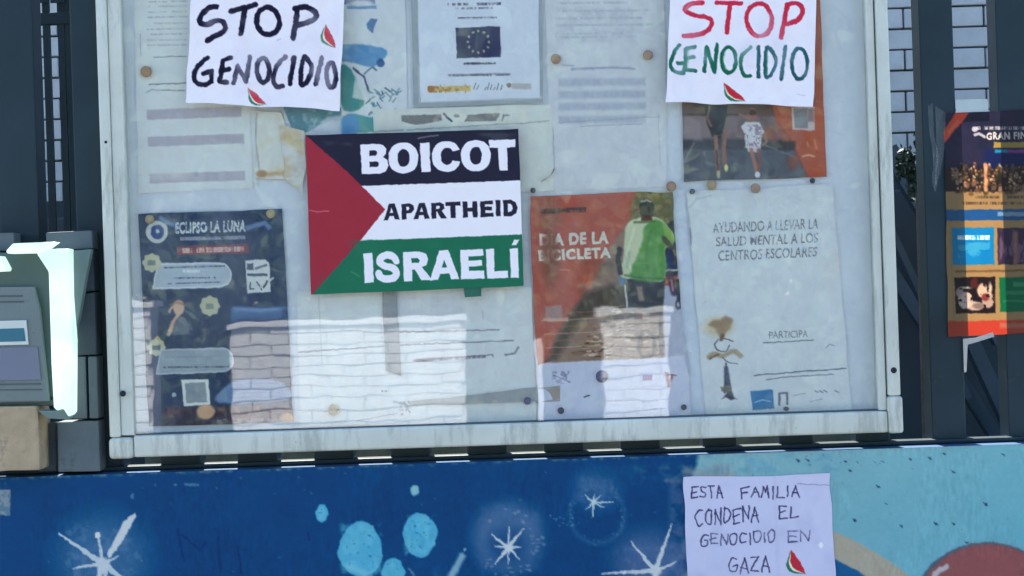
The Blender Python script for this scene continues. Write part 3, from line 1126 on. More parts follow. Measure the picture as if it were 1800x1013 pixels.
def p_map(cv):
    cv.rect(598, 0, 660, 8, (90, 110, 160), .8)
    cv.rect(610, 10, 662, 16, (84, 130, 178), .8, 2)
    cv.ell(634, 6, 20, 5, (196, 205, 218), .9, 3)
    cv.poly([(652, 32), (664, 34), (658, 48), (655, 60), (646, 50), (644, 42)], (66, 110, 158), .9)
    cv.poly(smooth([(595, 82), (630, 78), (676, 86), (678, 100), (655, 118), (620, 110), (598, 106), (595, 82)]), (74, 130, 184), .9, 3)
    cv.ell(669, 111, 7, 8, (44, 84, 140), .9)
    cv.poly(smooth([(598, 118), (616, 122), (628, 145), (640, 178), (632, 192), (612, 196), (600, 184), (598, 118)]), (46, 124, 132), .9, 3)
    cv.poly([(624, 138), (640, 160), (652, 178), (636, 176), (620, 172)], (190, 204, 214), .8, 3)
    cv.line([(621, 120), (640, 136), (648, 160)], 4, (44, 66, 100), .85)
    cv.line([(640, 130), (655, 118), (662, 124)], 3, (64, 90, 120), .8)
    for k in range(30):
        a_ = (random.uniform(640, 700), random.uniform(160, 198))
        cv.line([a_, (a_[0] + random.uniform(-9, 9), a_[1] + random.uniform(-8, 8))], 2.6, random.choice([(54, 84, 116), (70, 120, 150), (96, 130, 150)]), .8)
    cv.poly(smooth([(600, 232), (602, 208), (618, 200), (640, 204), (690, 212), (690, 222), (660, 232), (600, 232)]), (60, 136, 146), .9, 3)
    cv.poly(smooth([(600, 212), (618, 200), (630, 214), (628, 236), (600, 238), (600, 212)]), (74, 132, 190), .9, 4)
    cv.poly([(495, 186), (600, 190), (600, 214), (580, 212), (560, 222), (535, 234), (512, 226), (505, 206)], (64, 118, 142), .9, 3)
    cv.blotch(500, 190, 600, 234, (120, 160, 186), 9, .15, .8, .3, 3, 3)
    cv.poly([(575, 206), (600, 204), (600, 236), (545, 236)], (170, 188, 214), .8, 5)


sheet('teal_leaf_poster', 'pale poster with blue and teal blots between stop sheet and certificate', 'poster',
      [(494, -30), (712, -34), (716, 236), (500, 242)], -.0014, p_map, (180, 197, 214), seed=12, curl=.0006)


def p_cream(cv):
    cv.line([(452, 200), (449, 250), (456, 300)], 3, (128, 140, 156), .7, 3)
    cv.blotch(450, 195, 535, 315, (182, 180, 160), 26, -.1, .5, .5, 3, 6)
    cv.ell(515, 242, 20, 14, (170, 164, 134), .6, 14)
    cv.line([(455, 308), (500, 304), (520, 306)], 8, (164, 148, 118), .75, 5)
    cv.ell(460, 306, 9, 7, (142, 118, 92), .8, 3)


sheet('torn_cream_paper', 'small yellowed torn paper left of the red flag triangle', 'paper',
      [(447, 196), (492, 198), (536, 316), (450, 314)], -.0030, p_cream, (184, 196, 204), seed=13, curl=.0014, wob=3,
      lift=None)
o = sheet('torn_cream_paper', 'yellowed curling paper flap beside the top left of the boycott sticker', 'paper',
      [(490, 222), (534, 232), (536, 345), (500, 316)], -.0036, lambda cv: (cv.blotch(480, 215, 540, 350, (172, 166, 138), 22, -.1, .6, .5, 3, 6), cv.ell(512, 243, 20, 13, (168, 160, 128), .6, 10)), (182, 194, 206), seed=14, curl=.0014, wob=3)


def p_cert_plastic(cv):
    cv.line([(735, -20), (738, 180), (952, 172)], 3, (168, 184, 200), .9, 2)


def p_cert(cv):
    for (x0, x1, y, h, a_) in ((787, 887, 8, 5, .9), (800, 878, 15, 4, .7), (805, 874, 32, 3, .8), (815, 872, 112, 4, 1), (788, 898, 133, 4, .85)):
        cv.tiny(x0, y, x1, h, (64, 74, 104), a_, -.015, int(y))
    cv.rect(788, 130, 898, 134, (90, 102, 130), .5, 2, -.02)
    cv.rect(815, 111, 872, 114, (60, 70, 96), .6, 1.5, -.01)
    cv.poly([(801, 49), (879, 46), (881, 101), (803, 103)], (34, 46, 92), 1, 1.5)
    for k in range(12):
        an = k / 12 * 6.283
        cv.ell(841 + 19 * math.cos(an), 74 + 19 * math.sin(an), 2.3, 2.3, (150, 160, 140), .9, 1.5)
    cv.line([(839, 60), (838, 86)], 1, (110, 130, 160), .5)
    cv.rect(752, 152, 828, 162, (186, 164, 112), .95, 2, -.02)
    cv.blotch(752, 148, 828, 164, (132, 104, 72), 4, .05, .7, .2, 2, 1)
    cv.ell(757, 157, 6, 6, (140, 104, 76), .9)
    for k, x in enumerate((833, 838, 852, 857, 862, 868, 874, 880)):
        cv.line([(x, 158), (x + 3, 146 + (k % 3) * 4)], 2, (80, 88, 110), .8)
    cv.ell(895, 150, 4.5, 4.5, (100, 84, 90), .9)
    cv.rect(900, 146, 934, 157, (150, 156, 168), .8, 3, .03)
    cv.rect(890, 15, 897, 95, (214, 228, 236), .5, 3)


fr_doc = empty('framed_certificate', P(838, 188, -.004))
tag(fr_doc, 'certificate with small blue star ring flag in a clear holder at top centre', 'certificate')
for (nm, qd, YY, fn, bs_, sd_) in (('plastic_holder', [(722, -34), (952, -38), (955, 180), (728, 190)], -.0046, p_cert_plastic, (132, 150, 168), 21),
                                    ('sheet', [(734, -34), (946, -38), (950, 172), (740, 180)], -.0054, p_cert, (198, 215, 230), 22)):
    o = sheet(nm, None, None, qd, YY, fn, bs_, 'gloss', seed=sd_, curl=.0003, sp=1.3)
    o.parent = fr_doc
    o.location = o.location - fr_doc.location


def p_grey(cv):
    for i, y in enumerate((6, 20, 33, 45, 60, 66)):
        cv.tiny(976, y, random.uniform(1090, 1150), 4, (140, 156, 180), .6, -.01, i)
    cv.blotch(975, 10, 1120, 80, (156, 172, 194), 14, -.2, .5, .6, 3, 8)
    cv.line([(1005, 122), (1080, 119), (1115, 121)], 4, (130, 144, 176), .8, 2)
    cv.line([(988, 115), (1008, 116)], 2.5, (130, 144, 170), .7, 2)
    for i, y in enumerate((138, 160, 181, 204)):
        cv.rect(982, y, 1135, y + 14, (152, 168, 194), .75, 4, -.01)
        cv.tiny(982, y + 7, 1135, 9, (138, 154, 180), .4, -.01, i)
    cv.line([(980, 216), (1160, 205)], 1.6, (130, 146, 170), .7)
    cv.line([(1020, 222), (1130, 218)], 2, (130, 146, 170), .6)
    cv.line([(972, 226), (975, 300)], 1.5, (118, 130, 152), .7)
    cv.line([(1157, 200), (1160, 290)], 1.5, (150, 166, 186), .7)


sheet('grey_text_document', 'bluish document with faint grey text blocks held by two brown pins', 'paper',
      [(958, -34), (1168, -38), (1172, 328), (966, 336)], -.0012, p_grey, (176, 192, 210), seed=15, curl=.0005)


def p_band(cv):
    cv.poly([(705, 203), (775, 201), (777, 211), (760, 216), (730, 220), (706, 214)], (108, 116, 126), .95)
    cv.poly([(822, 202), (880, 199), (872, 213), (816, 214)], (106, 114, 126), .95)
    cv.line([(780, 201), (794, 213)], 3.5, (64, 76, 96), .9)
    cv.line([(886, 202), (882, 212)], 3, (64, 76, 96), .8)
    cv.ell(803, 204, 5, 3, (86, 96, 116), .8)
    cv.line([(655, 232), (930, 216), (965, 213)], 2, (128, 140, 150), .8)
    cv.blotch(690, 195, 930, 225, (190, 198, 196), 16, 0, .5, .5, 3, 4)
    cv.ell(891, 203, 5, 2, (96, 106, 126), .7)


sheet('dark_tab_document', 'paper strip with two dark oval tabs below the framed certificate', 'paper',
      [(655, 192), (968, 184), (974, 336), (660, 345)], -.0022, p_band, (184, 197, 206), seed=16, curl=.0005)


def p_runners(cv):
    z = lambda a_, b_: (1200 + a_ / 2.98, b_ / 2.98)
    cv.c[:] = (112, 106, 116)
    cv.rect(1195, 175, 1460, 205, (92, 84, 86), 1, 3)
    cv.blotch(1195, 170, 1400, 320, (88, 84, 92), 18, 0, .6, .4, 1, 3)
    cv.rect(1195, 200, 1310, 203, (60, 58, 66), .8, 2)
    cv.rect(1195, 244, 1390, 266, (52, 62, 78), .85, 6)
    cv.rect(1195, 264, 1460, 330, (78, 90, 108), 1, 5)
    cv.line([z(0, 860), z(60, 750)], 3, (130, 145, 165), .5, 3)
    cv.line([z(430, 760), z(600, 830)], 3, (120, 130, 145), .6, 3)
    cv.blotch(1195, 264, 1430, 320, (64, 72, 88), 20, 0, .6, .4, 5, 3)
    cv.poly([z(90, 640), z(10, 600), z(10, 730), z(100, 740)], (130, 128, 142), .6, 6)
    cv.poly([z(455, 540), z(470, 560), z(500, 650), z(560, 720), z(610, 830), z(658, 935), z(760, 930), z(740, 300), z(735, -100), z(685, -100), z(690, 560)], (150, 86, 72), 1, 2.5)
    cv.blotch(1360, 0, 1455, 320, (150, 70, 50), 30, -.1, .5, .5, 7, 4)
    cv.line([z(500, 650), z(560, 720), z(655, 930)], 3, (120, 60, 50), .6, 4)
    # second line of runners behind
    for (a_, b_) in ((450, 700), (480, 720), (500, 690), (540, 740)):
        cv.ell(*z(a_, b_), 7, 12, random.choice([(150, 96, 84), (120, 90, 96), (160, 140, 150)]), .7, 6)
    cv.rect(*z(500, 740), *z(590, 790), (44, 48, 60), .8, 5)
    # runner in black
    cv.poly([z(115, 545), z(235, 545), z(230, 600), z(208, 700), z(200, 730), z(150, 715), z(125, 640)], (36, 46, 52), .95, 3)
    cv.line([z(172, 715), z(178, 790), z(186, 900)], 7, (134, 104, 100), .95, 3)
    cv.line([z(228, 690), z(215, 780), z(222, 870)], 7, (128, 98, 96), .95, 3)
    cv.line([z(178, 790), z(184, 890)], 4, (60, 50, 60), .7, 3)
    cv.ell(*z(228, 880), 3.5, 6, (190, 205, 150), .95, 2)
    cv.ell(*z(188, 915), 3.5, 6, (160, 176, 150), .95, 2)
    cv.ell(*z(175, 610), 12, 22, (28, 36, 40), .7, 4)
    cv.line([z(140, 560), z(128, 620), z(150, 660)], 5, (120, 92, 88), .9, 2.5)
    cv.line([z(160, 712), z(205, 706)], 2, (90, 96, 110), .8, 2)
    # runner in white
    cv.poly([z(305, 665), z(330, 640), z(400, 640), z(432, 700), z(415, 705), z(405, 790), z(330, 775), z(325, 700)], (196, 202, 218), .95, 3)
    cv.blotch(*z(320, 650), *z(415, 780), (120, 112, 140), 5, .05, .8, .2, 9, 2)
    cv.ell(*z(365, 600), 8, 12, (132, 104, 104), .95, 3)
    cv.line([z(345, 620), z(300, 600)], 5, (140, 110, 108), .8, 3)
    cv.poly([z(336, 765), z(406, 772), z(404, 800), z(342, 796)], (178, 184, 200), .95, 2.5)
    cv.line([z(428, 700), z(440, 740), z(420, 760)], 4, (140, 108, 104), .9, 2.5)
    cv.ell(*z(366, 590), 7, 5, (70, 54, 52), .9, 2.5)
    cv.line([z(360, 785), z(375, 850), z(390, 905)], 7, (150, 112, 104), .95, 3)
    cv.line([z(398, 785), z(402, 850), z(396, 900)], 6, (120, 86, 84), .95, 3)
    cv.ell(*z(392, 915), 4, 5, (220, 228, 240), .95, 2)
    # blank framed square (code left out) and marks
    cv.poly([z(570, 560), z(690, 560), z(692, 684), z(576, 682)], (176, 184, 196), .85, 2)
    cv.poly([z(582, 568), z(652, 568), z(656, 672), z(588, 672)], (112, 122, 140), .95, 2)
    cv.rect(*z(655, 570), *z(688, 640), (120, 110, 120), .9, 3)
    cv.line([z(630, 820), z(660, 812), z(690, 822)], 3, (205, 170, 150), .8, 2)
    cv.line([z(690, 735), z(700, 780)], 4, (190, 130, 110), .6, 3)
    cv.line([z(650, 745), z(655, 765)], 2, (200, 160, 140), .6, 3)


sheet('running_race_poster', 'orange poster of two runners on a road below the red lettered sheet', 'poster',
      [(1196, -40), (1440, -44), (1452, 311), (1201, 320)], -.0030, p_runners, (110, 100, 106), 'gloss', seed=17, curl=.0009, sp=1.3)


def p_eclipse(cv):
    N = (42, 62, 96)
    cv.c[:] = N
    cv.blotch(240, 360, 520, 560, (52, 70, 112), 40, -.1, .5, .6, 1, 4)
    L_ = (178, 196, 214)
    cv.line([(283, 384), (292, 392), (312, 396)], 8, (104, 136, 178), .8, 4)
    cv.line([(432, 402), (450, 396), (466, 392), (473, 400)], 8, (104, 136, 178), .8, 4)
    cv.text('ECLIPSO LA LUNA', [(308, 391), (432, 387), (432, 408), (308, 411)], L_, .95, .045)
    cv.blotch(305, 385, 435, 412, (60, 82, 118), 4, .2, .7, .2, 9, 2)
    cv.ell(276, 408, 19.5, 19.5, (168, 182, 190), 1, 2)
    cv.ell(277, 408, 12, 12.5, (38, 66, 128), 1, 2)
    cv.ell(277, 407, 3, 4, (150, 180, 200), 1, 2)
    cv.rect(317, 417, 390, 423, (106, 118, 148), .9, 2, -.01)
    cv.rect(397, 415, 431, 421, (106, 118, 148), .9, 2, -.01)
    cv.tiny(317, 420, 431, 6, (140, 150, 174), .6, -.02, 3)
    cv.poly([(310, 434), (436, 428), (438, 445), (311, 449)], (118, 66, 88), .85, 3)
    cv.tiny(320, 441, 430, 9, (208, 176, 176), .9, -.03, 5)

    def bubble(x0, y0, x1, y1, col, sl=-.02, rim=(190, 204, 218)):
        r_ = (y1 - y0) / 2
        out = [(x0, y0)] + [(x1 - r_ + r_ * math.sin(q_), (y0 + y1) / 2 - r_ * math.cos(q_) + sl * 100) for q_ in np.linspace(0, math.pi, 9)] + [(x0 - 8, y1 + 1)]
        cv.poly(out, rim, 1, 2.5)
        cx_, cy_ = (x0 + x1) / 2, (y0 + y1) / 2
        cv.poly([(cx_ + (a_ - cx_) * .965, cy_ + (b_ - cy_) * .88) for a_, b_ in out], col, 1, 2)
    bubble(276, 463, 408, 508, (150, 172, 194))
    cv.tiny(288, 471, 396, 3, (74, 92, 124), 1, -.03, 1)
    cv.tiny(320, 477, 352, 5, (206, 216, 228), .9, 0, 2)
    cv.tiny(306, 489, 380, 3, (74, 92, 124), 1, -.01, 4)
    cv.tiny(294, 499, 390, 3, (74, 92, 124), 1, -.03, 6)
    for (x, y, q_, in_) in ((267, 462, 16, (92, 116, 122)), (369, 538, 17, (112, 130, 134)), (275, 611, 15, (70, 96, 104))):
        pts = [(x + (q_ + 1.2 * math.cos(8 * t_)) * math.cos(t_), y + (q_ + 1.2 * math.cos(8 * t_)) * math.sin(t_)) for t_ in np.linspace(0, 6.28, 40)]
        cv.poly(pts, (164, 174, 158), 1, 2)
        cv.rect(x - 7, y - 4, x + 7, y + 5, in_, .95, 2)
    cv.line([(268, 602), (276, 592), (284, 600)], 3, (196, 178, 110), .8)
    cv.poly([(431, 458), (466, 456), (474, 464), (476, 513), (435, 516)], (180, 196, 208), 1, 2)
    cv.rect(434, 463, 446, 475, (66, 82, 110), .9, 2)
    cv.line([(450, 472), (468, 466)], 4, (90, 106, 132), .9)
    cv.rect(435, 481, 470, 486, (60, 76, 104), .9, 1.5)
    cv.line([(440, 497), (440, 508), (446, 508)], 2.6, (60, 76, 104), .9)
    cv.line([(452, 496), (460, 510)], 2.6, (60, 76, 104), .9)
    cv.line([(458, 505), (480, 489)], 4, (170, 186, 196), .9)
    cv.line([(464, 505), (470, 495)], 4, (50, 64, 90), .9)
    # person thinking
    cv.poly([(306, 590), (298, 588), (301, 572), (318, 556), (326, 560), (333, 572), (334, 587)], (84, 98, 124), 1, 3)
    cv.ell(314, 541, 10, 13, (190, 162, 150), 1, 3)
    cv.line([(301, 536), (312, 532), (324, 536)], 4, (130, 100, 84), .7, 3)
    cv.line([(303, 540), (298, 548)], 4, (190, 176, 160), .9, 3)
    cv.line([(314, 552), (304, 566), (298, 582)], 6, (186, 158, 146), .95, 3)
    cv.line([(300, 582), (296, 588)], 6, (176, 160, 154), .9, 3)
    bubble(282, 614, 412, 658, (128, 150, 170), -.03, (160, 178, 194))
    cv.tiny(282, 646, 405, 3, (70, 80, 104), 1, -.01, 7)
    cv.tiny(290, 628, 390, 3, (110, 126, 150), .7, -.01, 8)
    # plain framed square, crumpled glossy lower part
    cv.poly([(319, 668), (366, 667), (370, 712), (323, 714)], (190, 204, 210), 1, 2)
    cv.poly([(325, 674), (361, 672), (364, 707), (328, 709)], (116, 134, 152), 1, 2)
    cv.ell(306, 694, 4, 4, (150, 180, 200), .9, 2)
    cv.poly(smooth([(385, 708), (396, 680), (430, 666), (480, 668), (506, 682), (508, 702), (385, 708)]), (104, 138, 182), .8, 5)
    for i, y in enumerate((676, 684, 692, 700)):
        cv.line([(405, y), (500, y - 3)], 2, (76, 106, 152), .7, 2)
    cv.rect(285, 716, 520, 760, (58, 52, 78), .9, 5)
    cv.blotch(285, 712, 520, 740, (118, 90, 92), 13, -.05, .6, .5, 14, 3)
    cv.ell(362, 724, 16, 13, (176, 152, 132), .95, 4)
    cv.ell(505, 735, 12, 9, (176, 142, 106), .9, 4)
    cv.poly([(452, 738), (458, 728), (464, 732), (470, 722), (476, 738)], (60, 48, 86), .9, 2)
    cv.rect(288, 735, 345, 745, (40, 44, 76), .9, 3)
    cv.blotch(380, 735, 520, 748, (130, 138, 150), 8, -.2, .6, .3, 3, 2)


sheet('moon_eclipse_poster', 'dark blue poster with speech bubbles under the title at lower left', 'poster',
      [(244, 376), (497, 368), (516, 742), (262, 750)], -.0030, p_eclipse, (40, 58, 100), 'gloss', seed=18, curl=.0012, sp=1.25)


def p_low(cv):
    cv.line([(700, 584), (765, 583), (877, 580)], 2.6, (108, 118, 140), .85)
    cv.line([(520, 620), (700, 607), (902, 599)], 2.6, (96, 106, 128), .8)
    cv.tiny(728, 634, 868, 6, (104, 108, 132), .95, -.06, 4)
    cv.line([(728, 634), (866, 624)], 2.4, (100, 104, 128), .8)
    cv.line([(888, 624), (905, 621), (911, 611)], 4, (110, 120, 140), .85)
    cv.rect(700, 520, 815, 560, (168, 184, 206), .5, 6)
    cv.line([(848, 545), (849, 562)], 1.4, (120, 134, 160), .6)
    cv.line([(560, 520), (566, 640)], 1.6, (146, 160, 182), .6)
    cv.tiny(670, 688, 685, 3, (90, 100, 130), .9, 0, 2)
    cv.line([(628, 740), (660, 734), (698, 727)], 1.5, (126, 140, 160), .8)
    cv.line([(692, 706), (715, 712), (720, 725)], 2.4, (110, 124, 140), .85)
    cv.blotch(700, 705, 722, 732, (110, 124, 146), 5, 0, .8, .2, 3, 2)
    cv.blotch(530, 640, 690, 735, (192, 200, 206), 30, 0, .4, .5, 6, 10)


sheet('white_letter', 'plain white letter with thin ruled lines below the boycott sticker', 'paper',
      [(522, 512), (934, 504), (944, 742), (528, 750)], -.0012, p_low, (183, 198, 213), seed=19, curl=.0006)
sheet('paper_strip', 'grey tapering paper strip lying across the bottom of the white letter', 'paper',
      [(716, 707), (985, 677), (984, 705), (720, 714)], -.0040, lambda cv: cv.ell(975, 692, 12, 10, (140, 132, 128), .6, 6), (134, 146, 160), seed=20, curl=.0004, sp=2)
sheet('adhesive_strip', 'upright grey tape strip hanging below the boycott sticker', 'tape',
      [(671, 514), (697, 513), (705, 662), (678, 652)], -.0036, None, (128, 140, 156), seed=21, curl=.0004, sp=2)


def p_cycle(cv):
    z = lambda a_, b_: (920 + a_ / 2.413, 320 + b_ / 2.413)
    RD = (150, 82, 76)
    cv.c[:] = RD
    cv.blotch(925, 335, 1200, 660, (150, 70, 64), 50, -.1, .6, .6, 1, 3)
    # path and litter; pale strokes also paint in the reflected brick lattice
    cv.poly([z(470, 130), z(420, 200), z(360, 290), z(320, 380), z(270, 470), z(200, 560), z(140, 650), z(100, 770), z(600, 750), z(600, 150)], (122, 108, 104), 1, 5)
    cv.blotch(*z(230, 320), *z(450, 560), (88, 80, 78), 26, -.2, .7, .5, 3, 12)
    cv.poly([z(270, 470), z(360, 440), z(440, 440), z(450, 560), z(320, 560), z(240, 590), z(140, 760), z(95, 770), z(150, 650), z(200, 550)], (62, 58, 58), .9, 12)
    for k in range(300):
        x, y = random.uniform(1000, 1162), random.uniform(535, 628)
        if x < 1000 + (628 - y) * .8:
            continue
        L_ = random.uniform(4, 16)
        c_ = random.choice([(150, 146, 140), (186, 186, 182), (96, 90, 80), (56, 52, 48), (50, 46, 42), (172, 164, 150)])
        cv.line([(x, y), (x + L_, y - L_ * .1 + random.uniform(-2, 2))], random.uniform(1.5, 4), c_, .7, 2)
    for i, y in enumerate(np.arange(548, 632, 12)):
        cv.line([(950 + i * 2, y + 4), (1000, y + 2), (1060, y - 1)], 1.8, (190, 150, 140) if i % 2 else (150, 96, 84), .6, 2)
    # foliage top right
    cv.poly([z(480, 30), z(640, 25), z(650, 300), z(600, 300), z(600, 170), z(560, 160), z(450, 160), z(460, 90)], (92, 96, 78), 1, 4)
    cv.blotch(*z(450, 30), *z(640, 190), (126, 116, 84), 10, .05, .8, .3, 6, 3)
    cv.blotch(*z(480, 30), *z(640, 75), (44, 50, 48), 9, .15, .8, .3, 7, 3)
    # child and bicycle at right edge
    cv.poly([z(640, 160), z(760, 160), z(780, 860), z(690, 860), z(675, 745), z(600, 745), z(590, 440), z(655, 440)], (150, 164, 192), 1, 3)
    cv.poly([z(600, 180), z(632, 165), z(645, 240), z(655, 330), z(655, 400), z(600, 400)], (44, 50, 72), .95, 4)
    cv.ell(*z(622, 340), 9, 22, (36, 56, 104), .9, 5)
    cv.line([z(600, 378), z(655, 372)], 3.5, (170, 190, 170), .9, 2)
    cv.line([z(620, 390), z(640, 470)], 12, (62, 52, 84), .9, 4)
    cv.line([z(628, 420), z(636, 460)], 3, (170, 120, 150), .8, 2)
    cv.line([z(655, 420), z(660, 510)], 7, (40, 44, 66), .95, 3)
    cv.ell(*z(657, 520), 6, 9, (60, 64, 84), .95, 2)
    cv.ell(*z(657, 520), 2.5, 4, (150, 164, 190), .95, 2)
    # rider
    cv.poly([z(440, 405), z(600, 412), z(598, 470), z(590, 560), z(596, 745), z(578, 745), z(572, 560), z(440, 545), z(446, 480)], (36, 46, 68), 1, 3)
    cv.poly([z(478, 445), z(502, 443), z(512, 505), z(490, 505)], (124, 112, 108), .95, 3)
    cv.line([z(430, 440), z(436, 480), z(440, 530)], 3, (190, 204, 214), .9, 2)
    cv.ell(*z(420, 415), 7, 10, (84, 118, 156), .95, 3)
    cv.poly(smooth([z(440, 178), z(500, 150), z(560, 150), z(600, 172), z(640, 235), z(625, 275), z(600, 290), z(596, 416), z(500, 412), z(412, 402), z(424, 330), z(428, 250), z(440, 178)]), (168, 186, 168), 1, 2.5)
    cv.poly(smooth([z(515, 190), z(560, 160), z(600, 178), z(640, 235), z(622, 278), z(600, 285), z(594, 414), z(455, 408), z(480, 320), z(505, 250), z(515, 190)]), (72, 132, 74), .95, 5)
    cv.poly([z(590, 170), z(640, 230), z(620, 276), z(606, 268)], (118, 156, 84), .8, 5)
    cv.line([z(470, 200), z(440, 300), z(455, 380)], 3, (200, 212, 200), .7, 4)
    cv.line([z(450, 300), z(440, 360)], 5, (130, 156, 140), .6, 4)
    cv.line([z(408, 285), z(402, 330), z(412, 385)], 9, (40, 38, 46), 1, 2.5)
    cv.line([z(540, 200), z(520, 300), z(530, 395)], 3, (52, 116, 60), .6, 5)
    cv.line([z(575, 230), z(560, 320), z(575, 400)], 4, (96, 160, 96), .5, 6)
    cv.line([z(430, 395), z(510, 408), z(596, 412)], 3, (50, 92, 62), .7, 3)
    cv.poly([z(470, 545), z(500, 548), z(505, 700), z(482, 740), z(474, 640)], (92, 76, 74), .85, 3)
    cv.poly([z(536, 550), z(570, 552), z(566, 740), z(545, 740)], (84, 70, 70), .85, 3)
    cv.ell(*z(522, 690), 14, 24, (40, 42, 52), .8, 2, 0, 4)
    cv.line([z(470, 172), z(555, 168)], 4, (70, 100, 70), .8, 3)
    cv.poly([z(500, 130), z(545, 128), z(548, 165), z(498, 166)], (84, 66, 62), 1, 3)
    cv.ell(*z(521, 112), 13.5, 15, (34, 36, 44), 1, 2)
    cv.ell(*z(521, 122), 12, 11, (62, 52, 52), .8, 4)
    cv.ell(*z(488, 120), 2.5, 4, (120, 88, 80), .9, 2)
    cv.line([z(500, 84), z(520, 78), z(538, 84)], 3, (150, 160, 168), .9, 2)
    cv.line([z(596, 240), z(640, 290), z(648, 340)], 8, (70, 66, 72), .9, 3)
    # brown ghost reflections from the pane, painted into the poster colour
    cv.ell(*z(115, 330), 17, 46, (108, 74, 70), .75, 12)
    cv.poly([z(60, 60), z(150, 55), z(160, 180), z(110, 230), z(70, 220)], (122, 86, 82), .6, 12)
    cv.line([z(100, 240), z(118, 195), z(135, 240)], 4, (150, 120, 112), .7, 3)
    cv.text('DIA DE LA', [z(68, 222), z(362, 210), z(362, 262), z(70, 272)], (208, 206, 208), .92, .05)
    cv.text('BICICLETA', [z(62, 290), z(372, 276), z(372, 322), z(66, 338)], (208, 206, 208), .92, .05)
    cv.ell(*z(112, 290), 15, 34, (112, 76, 72), .85, 7)  # same painted reflection, laid over the start of the lettering
    cv.tiny(948, 372, 1030, 9, (58, 50, 58), .95, -.04, 5)
    cv.line([z(150, 125), z(205, 115), z(262, 112)], 4, (56, 46, 54), .8, 3)
    cv.line([z(155, 372), z(195, 376)], 2, (200, 130, 120), .7, 2)
    cv.poly([z(92, 530), z(162, 520), z(165, 590), z(95, 592)], (140, 126, 132), .9, 2)
    cv.poly([z(84, 578), z(190, 575), z(190, 590), z(84, 592)], (190, 160, 156), .6, 2)
    # footer
    cv.poly([z(20, 790), z(95, 768), z(330, 757), z(600, 745), z(680, 735), z(750, 1040), z(20, 1040)], (168, 184, 214), 1, 2.5)
    cv.blotch(*z(120, 800), *z(200, 860), (112, 124, 160), 6, .05, .8, .2, 8, 3)
    cv.line([z(130, 820), z(200, 850)], 1.5, (90, 100, 140), .7)
    cv.line([z(140, 850), z(190, 815)], 1.5, (90, 100, 140), .7)
    cv.rect(*z(505, 818), *z(545, 842), (70, 82, 156), .9, 2)
    cv.rect(*z(515, 826), *z(540, 838), (150, 70, 100), .7, 2)
    cv.tiny(*z(500, 866), z(590, 0)[0], 2, (130, 140, 180), .7, 0, 5)
    cv.line([z(600, 810), z(648, 822)], 2.5, (130, 92, 110), .9, 2)
    cv.line([z(610, 815), z(616, 868), z(630, 822)], 5, (120, 80, 100), .85, 3)
    cv.line([z(258, 912), z(278, 905)], 3, (52, 60, 84), .9)


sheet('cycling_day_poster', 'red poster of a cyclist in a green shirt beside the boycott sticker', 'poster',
      [(931, 346), (1181, 337), (1216, 737), (948, 741)], -.0036, p_cycle, (164, 78, 70), 'gloss', seed=22, curl=.0014, sp=1.25, wob=2.2)


